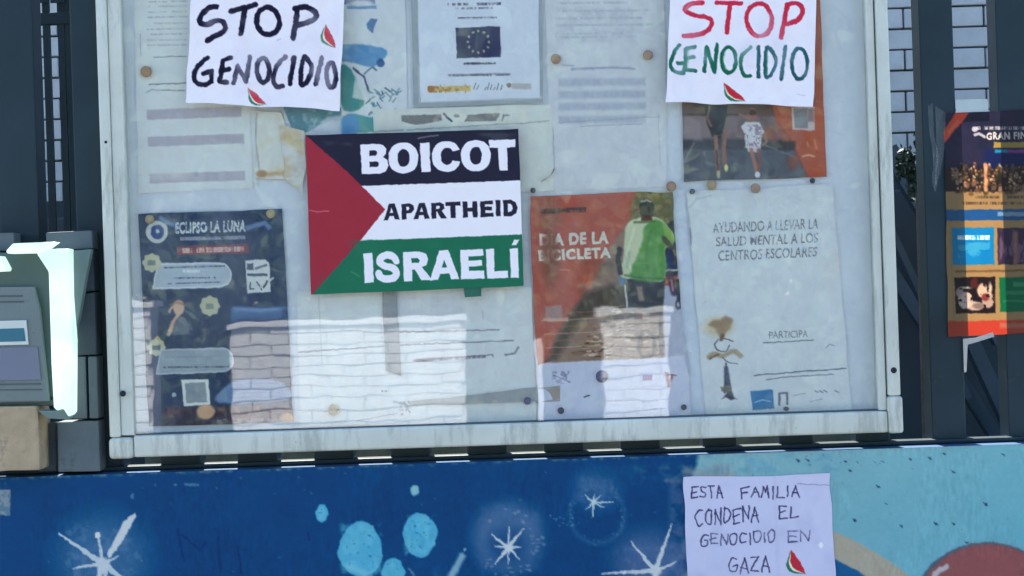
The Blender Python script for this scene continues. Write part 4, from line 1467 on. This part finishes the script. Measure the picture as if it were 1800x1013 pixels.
def p_health(cv):
    ink = (96, 104, 120)
    for i, (tx, q_) in enumerate((('AYUDANDO A LLEVAR LA', [(1252, 392), (1438, 384), (1438, 402), (1253, 410)]), ('SALUD MENTAL A LOS', [(1258, 417), (1438, 409), (1438, 427), (1259, 434)]), ('CENTROS ESCOLARES', [(1262, 441), (1436, 434), (1436, 451), (1263, 459)]))):
        cv.text(tx, q_, ink, .9, .008, .1)
    cv.blotch(1245, 382, 1445, 462, (172, 195, 217), 5, .12, .75, .25, 8, 3)
    cv.text('PARTICIPA', [(1352, 583), (1420, 580), (1420, 593), (1352, 596)], (84, 92, 108), .85, .0)
    cv.line([(1342, 603), (1396, 600), (1430, 598)], 1.8, (76, 86, 104), .9)
    cv.line([(1326, 660), (1400, 654), (1487, 648)], 2.2, (84, 96, 122), .9)
    cv.line([(1348, 668), (1380, 663), (1465, 658)], 1.8, (96, 108, 132), .9)
    # figure with a tree for a head
    cv.ell(1262, 575, 26, 17, (172, 168, 142), .7, 12)
    cv.poly([(1244, 572), (1252, 563), (1266, 562), (1276, 555), (1288, 562), (1284, 578), (1274, 588), (1270, 597), (1264, 592), (1258, 578)], (128, 112, 98), .9, 5)
    cv.line([(1270, 590), (1268, 597)], 7, (88, 76, 70), .9, 3)
    cv.line(smooth([(1262, 597), (1256, 606), (1262, 616), (1276, 618), (1282, 608)]), 2.4, (84, 92, 110), .9)
    cv.line([(1272, 595), (1288, 600)], 2.5, (90, 84, 82), .8)
    cv.ell(1268, 608, 8, 6, (188, 202, 216), .9, 3)
    cv.line(smooth([(1246, 628), (1256, 622), (1270, 626), (1290, 618), (1302, 626)]), 8, (140, 132, 116), .85, 4)
    cv.line([(1248, 630), (1262, 624)], 4, (92, 80, 66), .8, 3)
    cv.line([(1270, 628), (1277, 636), (1296, 640)], 2.2, (80, 82, 96), .8)
    cv.poly([(1272, 644), (1279, 644), (1285, 678), (1290, 700), (1280, 700), (1272, 678)], (60, 70, 98), .9, 3)
    cv.line([(1276, 640), (1274, 690)], 4, (64, 74, 100), .9)
    cv.poly([(1266, 680), (1284, 680), (1286, 688), (1268, 688)], (80, 70, 74), .8, 3)
    cv.poly([(1268, 702), (1278, 692), (1296, 702), (1284, 703), (1276, 699)], (60, 62, 78), .9, 3)
    cv.poly([(1319, 688), (1358, 685), (1361, 718), (1323, 721)], (54, 112, 166), 1, 2)
    cv.line([(1327, 707), (1340, 703), (1354, 706)], 2, (140, 180, 210), .9, 2)
    cv.line([(1370, 711), (1370, 692), (1383, 691), (1384, 710)], 4, (84, 92, 112), .9, 2)
    cv.ell(1382, 719, 5, 4, (72, 72, 96), .9, 2)
    cv.line([(1394, 695), (1416, 692)], 1.6, (120, 136, 160), .7)
    for k, x in enumerate((1432, 1440, 1448, 1468)):
        cv.line([(x, 687), (x + 6, 690)], 2.2, (100, 114, 140), .8)
    cv.line([(1424, 706), (1445, 702)], 2, (130, 146, 170), .7)
    cv.line([(1452, 612), (1458, 605), (1466, 608)], 1.6, (100, 110, 130), .7)
    cv.blotch(1430, 440, 1490, 560, (184, 190, 196), 30, 0, .5, .5, 6, 10)
    cv.line([(1206, 345), (1215, 420), (1210, 470)], 2, (120, 130, 145), .6, 3)
    cv.line([(1212, 400), (1214, 430)], 2, (84, 98, 124), .7, 2)
    cv.line([(1212, 365), (1224, 350), (1250, 344)], 2.4, (138, 150, 160), .5, 3)


sheet('health_letter', 'tall pale letter with a small tree figure at lower right of the board', 'paper',
      [(1206, 338), (1463, 324), (1497, 722), (1241, 735)], -.0022, p_health, (178, 196, 213), seed=23, curl=.0010, sp=1.25)
sheet('blank_paper', 'narrow blank sheet tucked between cyclist poster and tall pale letter', 'paper',
      [(1170, 332), (1250, 334), (1262, 738), (1195, 736)], -.0008, None, (170, 190, 216), seed=24, curl=.0004, sp=3)

# -------- outside: stop sheets, flag sticker
Z1 = lambda a_, b_: (a_ / 2.98, b_ / 2.98)
Z3 = lambda a_, b_: (1200 + a_ / 2.98, b_ / 2.98)


def marker(cv, strokes, z, wd, col, al=.97):
    for kind, *d in strokes:
        if kind == 'o':
            cx, cy, rx, ry = d[0]
            p_ = z(cx, cy)
            pts = [(p_[0] + rx / 2.98 * math.cos(q_) * (1 + .05 * math.sin(2 * q_)), p_[1] + ry / 2.98 * math.sin(q_)) for q_ in np.linspace(-1.4, 4.95, 30)]
            cv.line(pts, wd, col, al, 1.3)
        elif kind == 's':
            cv.line([z(*q_) for q_ in smooth(d[0])], wd, col, al, 1.3)
        else:
            cv.line([z(*q_) for q_ in d[0]], wd, col, al, 1.3)


def p_stop1(cv):
    K = (16, 16, 44)
    marker(cv, [('s', [(1135, 38), (1095, 42), (1055, 85), (1050, 118), (1085, 130), (1145, 108), (1178, 128), (1172, 165), (1120, 196), (1088, 214)]),
                ('l', [(1212, 60), (1340, 26)]), ('l', [(1283, 48), (1262, 178)]), ('o', (1404, 112, 60, 72)),
                ('l', [(1560, 50), (1548, 130), (1536, 202)]), ('s', [(1545, 48), (1605, 38), (1655, 72), (1640, 108), (1560, 132)])], Z1, 9.6, K)
    marker(cv, [('s', [(1090, 305), (1042, 345), (1018, 405), (1035, 438), (1080, 445), (1108, 425)]), ('l', [(1108, 430), (1112, 372), (1068, 388)]),
                ('l', [(1210, 305), (1172, 318), (1152, 428), (1190, 434)]), ('l', [(1165, 372), (1200, 364)]),
                ('l', [(1226, 436), (1246, 348), (1292, 428), (1310, 300)]), ('o', (1380, 370, 32, 62)),
                ('s', [(1495, 300), (1455, 340), (1433, 415), (1448, 452), (1482, 455)]), ('l', [(1540, 302), (1520, 438)]),
                ('s', [(1592, 302), (1577, 440), (1612, 425), (1634, 355), (1592, 302)]), ('l', [(1686, 305), (1656, 440)]), ('o', (1736, 396, 24, 66))], Z1, 8.6, K)
    cv.melon(582, 64, 38, 17, 1.15, 1)
    cv.melon(453, 170, 38, 14, .75, 1)
    cv.line([(487, 71), (494, 68)], 2, (130, 140, 190), .6)
    cv.blotch(340, 0, 600, 190, (192, 200, 236), 50, 0, .5, .6, 3, 4)


sheet('stop_sheet', 'white sheet hand lettered STOP GENOCIDIO all in black marker', 'protest sign',
      [(338, -34), (607, -32), (597, 195), (328, 180)], -.0212, p_stop1, (204, 214, 247), 'print', inside=False, seed=31, curl=.0030, sp=1.15, mott=3, wob=1.8, warp=.9, group='hand lettered stop sheets')


def p_stop2(cv):
    RED = (172, 34, 68)
    marker(cv, [('s', [(105, 16), (45, 22), (10, 55), (60, 82), (135, 96), (150, 130), (105, 178), (5, 192)]),
                ('l', [(178, 16), (305, 20)]), ('l', [(248, 20), (230, 172)]), ('o', (400, 105, 66, 86)),
                ('l', [(548, 26), (532, 110), (515, 198)]), ('s', [(548, 26), (600, 20), (628, 55), (605, 105), (545, 128)])], Z3, 8.2, RED)
    marker(cv, [('s', [(90, 15), (40, 25), (14, 58)]), ('l', [(380, 190), (340, 150)])], Z3, 4, (206, 96, 120), .5)
    G1, G2 = (14, 88, 74), (20, 74, 92)
    marker(cv, [('s', [(-18, 238), (-50, 285), (-64, 345), (-40, 380), (5, 384)]), ('l', [(5, 384), (10, 335), (-28, 332)]),
                ('l', [(65, 248), (15, 258), (12, 368), (68, 374)]), ('l', [(15, 310), (58, 300)]), ('l', [(112, 376), (124, 248), (165, 380), (180, 236)]),
                ('o', (240, 315, 38, 68)), ('s', [(356, 248), (312, 290), (302, 350), (322, 396), (354, 400)])], Z3, 6.6, G1)
    marker(cv, [('l', [(397, 248), (396, 406)]), ('s', [(440, 252), (436, 405), (478, 365), (486, 305), (440, 252)]),
                ('l', [(537, 245), (516, 416)]), ('o', (611, 336, 40, 82))], Z3, 6.6, G2)
    marker(cv, [('l', [(440, 270), (440, 390)]), ('l', [(30, 262), (26, 360)]), ('s', [(222, 270), (212, 330), (230, 370)])], Z3, 2.5, (80, 150, 110), .5)
    cv.melon(1291, 162, 42, 15, .68, 1)
    cv.blotch(1180, 0, 1430, 185, (188, 198, 236), 50, 0, .5, .6, 3, 4)
    cv.line([(1400, 166), (1414, 168)], 1.5, (160, 170, 210), .7)


sheet('stop_sheet', 'white sheet hand lettered with red STOP above green GENOCIDIO', 'protest sign',
      [(1177, -34), (1433, -32), (1429, 189), (1170, 180)], -.0212, p_stop2, (204, 214, 247), 'print', inside=False, seed=32, curl=.0030, sp=1.15, mott=3, wob=1.8, warp=.9, group='hand lettered stop sheets')


def p_flag(cv):
    cv.c[:] = (26, 28, 54)
    cv.poly([(520, 334), (635, 327), (930, 317), (940, 520), (520, 530)], (206, 216, 246), 1, 1.2)
    cv.poly([(520, 434), (636, 423), (930, 412), (940, 530), (520, 540)], (20, 98, 80), 1, 1.2)
    cv.poly([(525, 236), (537, 238), (608, 300), (677, 368), (636, 420), (550, 517), (525, 530)], (136, 38, 60), 1, 1.3)
    cv.blotch(540, 420, 920, 512, (28, 106, 88), 60, 0, .4, .6, 3, 4)
    cv.blotch(540, 232, 912, 258, (60, 72, 84), 22, .15, .6, .3, 5, 4, 3, 1)
    cv.line([(544, 370), (560, 373), (578, 371)], 2, (190, 110, 130), .7)
    cv.line([(735, 243), (770, 238)], 2, (150, 165, 175), .6, 2)
    cv.line([(618, 478), (632, 486)], 2, (80, 140, 110), .6, 2)


def p_letters(cv):
    z = lambda p_: (530 + p_[0] / 3.3775, 220 + p_[1] / 3.3775)
    Wt, Bk, Gn = (206, 216, 247), (28, 28, 54), (20, 98, 80)

    def pg(pts, c_):
        cv.poly([z(p_) for p_ in pts], c_, 1, 1.1)

    def el(cx, cy, rx, ry, c_):
        pg([(cx + rx * math.copysign(abs(math.cos(q_)) ** .88, math.cos(q_)), cy + ry * math.copysign(abs(math.sin(q_)) ** .88, math.sin(q_))) for q_ in np.linspace(0, 6.2832, 41)[:-1]], c_)
    pg([(348, 118), (440, 112), (482, 118), (503, 142), (500, 170), (485, 190), (510, 208), (518, 240), (502, 274), (470, 288), (360, 292)], Wt)
    pg([(402, 150), (438, 148), (448, 157), (448, 172), (440, 182), (402, 184)], Bk)
    pg([(404, 218), (448, 216), (458, 226), (457, 242), (448, 248), (404, 250)], Bk)
    el(605, 196, 88, 91, Wt)
    el(605, 196, 36, 52, Bk)
    pg([(702, 108), (758, 104), (766, 276), (712, 280)], Wt)
    el(860, 187, 85, 91, Wt)
    el(864, 186, 37, 50, Bk)
    pg([(872, 166), (885, 160), (937, 148), (965, 140), (965, 232), (942, 218), (888, 208), (872, 210)], Bk)
    el(1035, 182, 88, 92, Wt)
    el(1035, 182, 35, 53, Bk)
    pg([(1112, 90), (1270, 86), (1268, 130), (1220, 134), (1224, 268), (1174, 270), (1166, 136), (1114, 134)], Wt)
    for o_, i_ in (([(488, 566), (520, 468), (552, 465), (584, 560), (552, 562), (545, 540), (520, 542), (513, 565)], [(524, 522), (534, 490), (544, 520)]),
                   ([(595, 563), (594, 468), (640, 464), (664, 475), (668, 500), (655, 522), (622, 526), (624, 560)], [(622, 487), (638, 486), (642, 497), (636, 506), (622, 507)]),
                   ([(666, 560), (698, 464), (730, 462), (762, 556), (732, 558), (724, 536), (698, 538), (692, 559)], [(703, 517), (713, 486), (722, 515)]),
                   ([(772, 556), (770, 463), (822, 459), (846, 472), (848, 495), (834, 510), (862, 553), (828, 555), (806, 514), (800, 515), (801, 555)], [(799, 481), (818, 480), (822, 489), (816, 498), (800, 499)]),
                   ([(854, 458), (944, 455), (944, 478), (914, 480), (916, 552), (886, 553), (884, 481), (855, 482)], None),
                   ([(956, 455), (984, 454), (985, 490), (1015, 489), (1014, 453), (1044, 452), (1046, 548), (1018, 549), (1016, 512), (986, 513), (988, 550), (960, 551)], None),
                   ([(1060, 452), (1135, 448), (1136, 470), (1090, 472), (1090, 486), (1130, 484), (1131, 506), (1091, 508), (1092, 524), (1140, 521), (1141, 544), (1063, 548)], None),
                   ([(1152, 447), (1180, 446), (1182, 542), (1155, 543)], None),
                   ([(1196, 446), (1240, 444), (1270, 458), (1282, 490), (1274, 525), (1245, 540), (1200, 542)], [(1225, 468), (1240, 467), (1252, 480), (1254, 498), (1246, 514), (1227, 516)])):
        pg(o_, Bk)
        if i_:
            pg(i_, Wt)
    pg([(368, 762), (420, 758), (430, 934), (376, 938)], Wt)
    cv.line([z(p_) for p_ in smooth([(562, 808), (546, 782), (506, 772), (470, 790), (468, 818), (500, 838), (545, 852), (564, 880), (545, 908), (500, 914), (468, 900), (460, 880)])], 12.6, Wt, 1, 1.1)
    pg([(602, 756), (700, 750), (740, 765), (752, 800), (740, 832), (715, 845), (775, 918), (712, 922), (672, 858), (656, 860), (660, 926), (608, 928)], Wt)
    pg([(652, 792), (690, 790), (702, 803), (694, 818), (655, 820)], Gn)
    pg([(762, 922), (818, 745), (870, 742), (938, 914), (888, 917), (876, 882), (822, 885), (810, 920)], Wt)
    pg([(832, 848), (846, 800), (864, 846)], Gn)
    pg([(942, 742), (1078, 736), (1080, 776), (990, 780), (992, 806), (1070, 802), (1072, 836), (994, 840), (996, 868), (1084, 864), (1086, 912), (948, 916)], Wt)
    pg([(1094, 738), (1142, 734), (1146, 868), (1226, 864), (1228, 908), (1102, 912)], Wt)
    pg([(1236, 734), (1284, 730), (1292, 906), (1244, 908)], Wt)
    pg([(1248, 715), (1262, 682), (1294, 680), (1276, 712)], Wt)


flag = sheet('boycott_sticker', 'flag sticker in black white green and red reading BOICOT APARTHEID ISRAELÍ', 'sticker',
             [(537, 238), (911, 227), (921, 503), (547, 518)], -.0206, lambda cv: (p_flag(cv), p_letters(cv)), (26, 28, 54), 'vinyl', inside=False, seed=33, curl=.0009, sp=.9, mott=2, warp=.55, wob=.5)
prism('tab', [(815, 506), (846, 505), (846, 521), (817, 523)], -.0203, -.0197, plain('green_tab', (22, 88, 82), .5), flag)

# -------- family note on the wall
Z4 = lambda a_, b_: (1200 + a_ / 2.98, 673 + b_ / 2.98)


def p_note(cv):
    K = (40, 40, 88)
    def wr(tx, x0, y0, x1, y1, sl, sd_):
        a_, b_ = Z4(x0, y0), Z4(x1, y1)
        cv.write(tx, a_[0], a_[1], b_[0], b_[1], 2.6, K, .92, sl, .09, 1.0, sd_)
    wr('ESTA', 42, 548, 214, 608, -.03, 1)
    wr('FAMILIA', 300, 545, 615, 604, -.02, 2)
    wr('CONDENA', 62, 672, 405, 750, -.09, 3)
    wr('EL', 500, 652, 612, 712, -.02, 4)
    wr('GENOCIDIO', 88, 795, 492, 852, -.05, 5)
    wr('EN', 545, 775, 672, 832, -.02, 6)
    wr('GAZA', 236, 922, 462, 998, -.04, 7)
    cv.line([Z4(600, 530), Z4(772, 536)], 1.6, (110, 118, 170), .8)
    cv.melon(*Z4(606, 940), 42, 20, 1.02, 1)
    cv.ell(*Z4(724, 850), 3.5, 5, (226, 232, 252), .9, 2)
    cv.line([Z4(480, 480), Z4(500, 1010)], 5, (160, 172, 222), .4, 6)
    cv.blotch(1205, 835, 1468, 1030, (160, 174, 224), 40, 0, .5, .6, 3, 4)


sheet('family_note', 'white note in thin pen about a family and Gaza taped on the mural', 'protest sign',
      [(1202, 838), (1459, 833), (1468, 1030), (1207, 1032)], WF - .0012, p_note, (176, 188, 236), 'print', inside=False, seed=34, curl=.0010, sp=1.1, mott=2.5, wob=1.8, warp=.8)


# -------- concert poster on the right-hand bars
def p_concert(cv):
    z = lambda a_, b_: (1200 + a_ / 2.98, b_ / 2.98)
    z6 = lambda a_, b_: (1200 + a_ / 2.98, 340 + b_ / 2.98)
    TAN = (146, 130, 104)
    cv.c[:] = TAN
    cv.rect(1640, 180, 1900, 337, (46, 50, 78), 1, 2)
    cv.blotch(1640, 195, 1900, 290, (60, 58, 92), 30, -.1, .6, .5, 1, 3)
    cv.rect(1730, 262, 1900, 300, (30, 44, 106), .7, 14)
    cv.poly([z(1360, 700), z(1430, 590), z(1500, 595), z(1365, 755)], (196, 88, 72), 1, 2)
    cv.poly([z(1385, 690), z(1440, 625), z(1450, 640), z(1395, 705)], (206, 130, 110), .6, 3)
    cv.tiny(*z(1520, 672), 1900, 6, (170, 178, 200), .95, 0, 2)
    cv.ell(*z(1530, 678), 5, 5, (170, 178, 200), .9, 2)
    cv.text('GRAN FIN', [z(1590, 694), z(1800, 690), z(1800, 730), z(1590, 734)], (186, 192, 208), .95, .04)
    cv.line([z(1530, 708), z(1550, 700), z(1580, 716)], 5, (170, 178, 200), .9, 2)
    cv.rect(*z(1628, 745), *z(2100, 775), (150, 138, 84), .95, 2)
    cv.rect(*z(1635, 785), *z(1700, 802), (40, 140, 180), .95, 3)
    cv.rect(*z(1700, 785), *z(2100, 802), (120, 70, 150), .95, 3)
    # crowd
    cv.rect(1655, 296, 1900, 336, (52, 44, 48), .9, 5)
    rn = random.Random(5)
    for k in range(300):
        x = rn.uniform(1674, 1895)
        y = 288 + k * .15 + rn.uniform(-3, 3)
        c_ = rn.choice([(188, 150, 130), (160, 120, 104), (120, 96, 84), (90, 84, 70), (170, 160, 150), (44, 40, 44), (52, 56, 40)])
        cv.ell(x, y, rn.uniform(1.4, 2.6), rn.uniform(1.6, 3.0), c_, .85, 1.5)
        cv.ell(x, y + 6, rn.uniform(2.5, 4.5), rn.uniform(3, 6), rn.choice([(52, 44, 46), (88, 78, 62), (120, 98, 86), (60, 66, 52), (140, 128, 120)]), .7, 2.5)
    cv.ell(1732, 292, 4, 6, (190, 150, 130), .9, 2)
    cv.line([(1732, 296), (1733, 334)], 6, (196, 160, 138), .8, 3)
    cv.tiny(*z6(1530, 20), 1900, 5, (84, 76, 74), .9, 0, 6)
    cv.tiny(*z6(1465, 52), 1900, 5, (84, 76, 74), .9, 0, 7)
    cv.poly([z6(1375, 88), z6(2100, 78), z6(2100, 136), z6(1380, 144)], (44, 92, 150), 1, 1.6)
    cv.rect(*z6(1650, 98), *z6(2100, 120), (120, 150, 190), .9, 2)
    cv.poly([z6(1408, 182), z6(1630, 178), z6(1632, 372), z6(1412, 376)], (30, 128, 190), 1, 2)
    cv.tiny(*z6(1440, 232), z6(1610, 0)[0], 8, (190, 215, 230), .95, 0, 9)
    cv.blotch(*z6(1440, 250), *z6(1615, 350), (84, 160, 206), 6, -.1, .7, .3, 3, 3, 3, 1)
    cv.poly([z6(1648, 182), z6(2100, 178), z6(2100, 366), z6(1652, 374)], (62, 54, 84), 1, 2)
    cv.blotch(*z6(1655, 185), *z6(2050, 368), (110, 96, 130), 8, 0, .8, .3, 5, 3, 1, 3)
    cv.line([z6(1745, 210), z6(1742, 370)], 7, (140, 112, 100), .8, 4)
    cv.line([z6(1430, 410), z6(2050, 400)], 3, (96, 82, 66), .8, 3)
    cv.poly([z6(1422, 442), z6(1636, 438), z6(1640, 628), z6(1430, 630)], (44, 36, 42), 1, 2)
    for (a_, b_, r1, r2, c_) in ((1480, 560, 14, 15, (186, 180, 186)), (1530, 590, 16, 8, (176, 168, 172)), (1570, 510, 9, 13, (190, 178, 176)), (1600, 560, 11, 14, (170, 158, 160)), (1585, 545, 6, 6, (120, 60, 60)), (1530, 470, 8, 9, (90, 48, 44)), (1550, 590, 10, 5, (120, 110, 112)), (1450, 520, 7, 9, (150, 146, 156)), (1480, 494, 8, 2, (196, 196, 200)), (1610, 500, 3, 10, (190, 184, 180))):
        cv.ell(*z6(a_, b_), r1, r2, c_, .9, 3)
    cv.blotch(*z6(1430, 450), *z6(1636, 625), (40, 32, 40), 6, .25, .9, .15, 12, 3)
    cv.poly([z6(1658, 440), z6(2100, 432), z6(2100, 612), z6(1664, 622)], (22, 108, 82), 1, 2)
    cv.rect(*z6(1730, 465), *z6(2050, 490), (70, 140, 116), .8, 2)
    cv.rect(*z6(1695, 510), *z6(2050, 530), (60, 132, 108), .8, 2)
    cv.rect(*z6(1680, 560), *z6(2050, 570), (60, 132, 108), .8, 2)
    cv.poly([z6(1385, 672), z6(2100, 655), z6(2100, 900), z6(1385, 900)], (160, 74, 62), 1, 3)
    cv.rect(*z6(1660, 680), *z6(2100, 706), (160, 116, 110), .8, 4)
    cv.line([z6(1400, 150), z6(1420, 650)], 3, (134, 124, 96), .7, 3)


sheet('concert_poster', 'colourful concert poster taped on the right fence bars and lit through from behind', 'poster',
      [(1659, 199), (1880, 190), (1882, 582), (1667, 592)], .0295, p_concert, (146, 130, 104), 'thin', inside=False, seed=35, curl=.0006, sp=1.2, mott=3)
sheet('white_paper_scrap', 'small blank white scrap showing above the concert poster', 'paper',
      [(1679, 176), (1735, 174), (1738, 212), (1680, 214)], .0305, None, (152, 176, 200), 'print', inside=False, seed=36, curl=.0003, sp=2)
for (qd, lb, sd_) in (([(1630, 186), (1638, 180), (1649, 320), (1643, 336)], 'clear shrivelled tape strip on the bar left of the concert poster', 41),
                      ([(1644, 188), (1662, 200), (1654, 300), (1644, 330)], 'clear shrivelled tape strip at the concert poster corner', 42)):
    sheet('tape_strip', lb, 'tape', qd, .0285, None, (140, 160, 176), 'film', inside=False, seed=sd_, curl=.0015, sp=2, wob=4, group='tape leftovers on the bars')
drip = prism('tape_sliver', [(1693, 596), (1716, 594), (1745, 584), (1748, 592), (1712, 603), (1701, 606), (1699, 654), (1695, 655)], .0265, .0285, M['tape'])
tag(drip, 'thin pale tape sliver hanging from the bottom of the concert poster', 'tape')

# -------- pins, each one a thing
pins = [
    (257, 126, 10, 'pinbrown', 'brown round pin on the faded list by the left frame'),
    (977, 104, 9, 'pinbrown', 'brown round pin at the left of the grey text document'),
    (1139, 97, 9, 'pinbrown', 'brown round pin at the right of the grey text document'),
    (263, 386, 8, 'pinyellow', 'dull yellow pin in the top left corner of the eclipse poster'),
    (476, 376, 8, 'pinyellow', 'dull yellow pin in the top right corner of the eclipse poster'),
    (937, 335, 5, 'pindark', 'small dark pin above the top left corner of the cyclist poster'),
    (1180, 328, 9, 'pinbrown', 'brown pin above the top right corner of the cyclist poster'),
    (1217, 337, 5, 'pindark', 'small dark pin at the top left of the tree figure letter'),
    (1251, 325, 9, 'pinyellow', 'dull yellow pin below the left of the runners poster'),
    (1328, 331, 9, 'pinbrown', 'brown pin below the middle of the runners poster'),
    (1428, 318, 5, 'pindark', 'small dark pin below the right corner of the runners poster'),
    (586, 721, 10, 'pinyellow', 'dull yellow pin at the bottom left of the white letter'),
    (927, 705, 6.5, 'pinpurple', 'violet pin at the bottom right of the white letter'),
    (986, 722, 6, 'pindark', 'dark pin at the lower left of the cyclist poster footer'),
    (1058, 662, 11, 'pinpurple', 'large violet pin in the middle of the cyclist poster footer'),
    (1202, 716, 5, 'pindark', 'small dark pin at the lower right of the cyclist poster footer'),
]
for (x, y, r_, mt, lb) in pins:
    o = dome('push_pin', x, y, r_ * PX, .006, -.0062, M[mt], None)
    tag(o, lb, 'pin', 'pins inside the notice board')
# rusty clip hook
bm = bmesh.new()
hp = smooth([(974, 296), (970, 306), (962, 313), (953, 318)])
prev = None
for i, (x, y) in enumerate(hp):
    r_ = (.002 + .0022 * i / len(hp))
    c_ = P(x, y, -.007) - P(962, 310, -.007)
    ring = [bm.verts.new(c_ + Vector((r_ * math.cos(a_) * .8, r_ * math.sin(a_) * .8, r_ * math.cos(a_) * .6))) for a_ in np.linspace(0, 6.283, 7)[:-1]]
    if prev:
        for k in range(6):
            bm.faces.new((prev[k], prev[(k + 1) % 6], ring[(k + 1) % 6], ring[k]))
    prev = ring
tag(link('rusty_hook', bm_mesh(bm, 'rusty_hook', True), plain('rust', (120, 100, 84), .7), None, P(962, 310, -.007)), 'small curved rusty hook right of the boycott sticker', 'hook')

# ================================================================== ACROSS THE STREET (seen as reflections)
def mirror_pt(px_, py_, d):
    """world point at depth -d that the pane shows at this photograph pixel"""
    f = PX * (DIST + d) / DIST
    a_, b_ = Rp(px_, py_)
    return a_ * f, EYE + b_ * f


def garden_wall(name, label, pxa, pxb, pyt, d, seed):
    xa, zt_ = mirror_pt(pxa, pyt, d)
    xb, _ = mirror_pt(pxb, pyt, d)
    root = empty(name, ((xa + xb) / 2, -d, 0))
    tag(root, label, 'wall', 'white walls across the street')
    boxo('masonry', xa, xb, -d - .25, -d - .012, 0, zt_ - .03, M['greymortar'], root)
    bm = bmesh.new()
    bl, chh = .31, .088
    r = 0
    rn = random.Random(seed)
    z = 0.0
    while z < zt_ - .06:
        x = xa - (bl / 2 if r % 2 else 0)
        hh = min(chh, zt_ - .03 - z)
        while x < xb:
            a_, b_ = max(xa, x + .005), min(xb, x + bl - .005)
            if b_ - a_ > .03:
                jy = rn.uniform(-.012, .004)
                add_box(bm, a_ - root.location.x, b_ - root.location.x, -.03 + jy, .012 + jy, z + .005, z + hh - .005, .003, 1)
            x += bl
        z += chh
        r += 1
    b_ = link('brickwork', bm_mesh(bm, 'brickwork'), M['whitewall'], root)
    b_['kind'] = 'stuff'
    boxo('coping', xa - .03, xb + .03, -d - .28, -d + .04, zt_ - .0295, zt_ + .02, M['whitewall'], root, .004)
    return root


garden_wall('garden_wall', 'long white block wall across the street, sunlit, left stretch', 407, 818, 572, 9, 1)
garden_wall('garden_wall', 'short white block wall across the street, sunlit, right stretch', 1056, 1172, 545, 9, 2)
garden_wall('gate_pillar', 'tall white block pillar at the left end of the street wall', 228, 268, 535, 8.6, 3)
x_, z_ = mirror_pt(948, 600, 8.9)
o = boxo('marker_post', x_ - .03, x_ + .03, -8.93, -8.87, 0, z_, M['whitewall'], None, .004)
tag(o, 'slim white marker post across the street between the two white walls', 'post')

# blue container
x_, z_ = mirror_pt(459, 538, 9.9)
root = empty('recycling_bin', (x_, -9.9, 0))
tag(root, 'blue wheeled recycling bin with a domed lid behind the street wall', 'bin')
bm = bmesh.new()
add_box(bm, -.21, .21, -.28, .28, .08, z_ - .14, .03, 3)
link('body', bm_mesh(bm, 'body', True), M['binblue'], root)
bm = bmesh.new()
add_box(bm, -.23, .23, -.30, .30, z_ - .138, z_, .05, 4)
link('lid', bm_mesh(bm, 'lid', True), M['binblue'], root)
for sx in (-1, 1):
    bm = bmesh.new()
    bmesh.ops.create_cone(bm, cap_ends=True, segments=16, radius1=.09, radius2=.09, depth=.05, matrix=Matrix.Translation((sx * .24, -.22, .09)) @ Matrix.Rotation(R(90), 4, 'Y'))
    link('wheel', bm_mesh(bm, 'wheel'), M['groove'], root)

# trees beyond the street walls
trees = [(-5.0, -18.5, 8.0, 'taller tree in the second row, left of the two'), (3.4, -18.8, 8.2, 'taller tree in the second row, right of the two'), (-.9, -19.5, 8.4, 'tallest tree in the second row behind the street hedge'),
         (-7.2, -15, 5.4, 'round dark tree far left across the street'), (-3.0, -15.8, 6.2, 'tall dark tree behind the long white wall'),
         (1.2, -14.6, 5.6, 'dark tree behind the added gap between the white walls'), (5.2, -15.4, 6.0, 'dark tree right of the short white wall'),  # wall gap is made up, standing in for the viewer's dark reflection
         (9.2, -14.8, 5.5, 'round dark tree far right across the street')]
for i, (x, y, h, lb) in enumerate(trees):
    root = empty('street_tree', (x, y, 0))
    tag(root, lb, 'tree', 'trees across the street')
    bm = bmesh.new()
    bmesh.ops.create_cone(bm, cap_ends=True, segments=10, radius1=.2, radius2=.1, depth=h * .5, matrix=Matrix.Translation((0, 0, h * .25)))
    for k in range(4):
        an = k * 1.57 + i
        mtx = Matrix.Translation((math.cos(an) * .35, math.sin(an) * .35, h * .52)) @ Matrix.Rotation(an, 4, 'Z') @ Matrix.Rotation(R(32), 4, 'Y')
        bmesh.ops.create_cone(bm, cap_ends=True, segments=6, radius1=.08, radius2=.03, depth=1.3, matrix=mtx)
    link('trunk', bm_mesh(bm, 'trunk'), M['bark'], root)
    leaf_cloud('crown', (x, y, h * .56), (2.7, 1.8, h * .44), 15000, .17, M['leaf'], root, 50 + i, 26)
hd = leaf_cloud('clipped_hedge', (0, -13.2, 1.1), (9.5, .8, 1.7), 26000, .09, M['leaf'], None, 77, 220)  # added hedge; keeps the wall gap dark in place of the viewer's silhouette
tag(hd, 'long dark clipped hedge behind the white street walls', 'hedge')
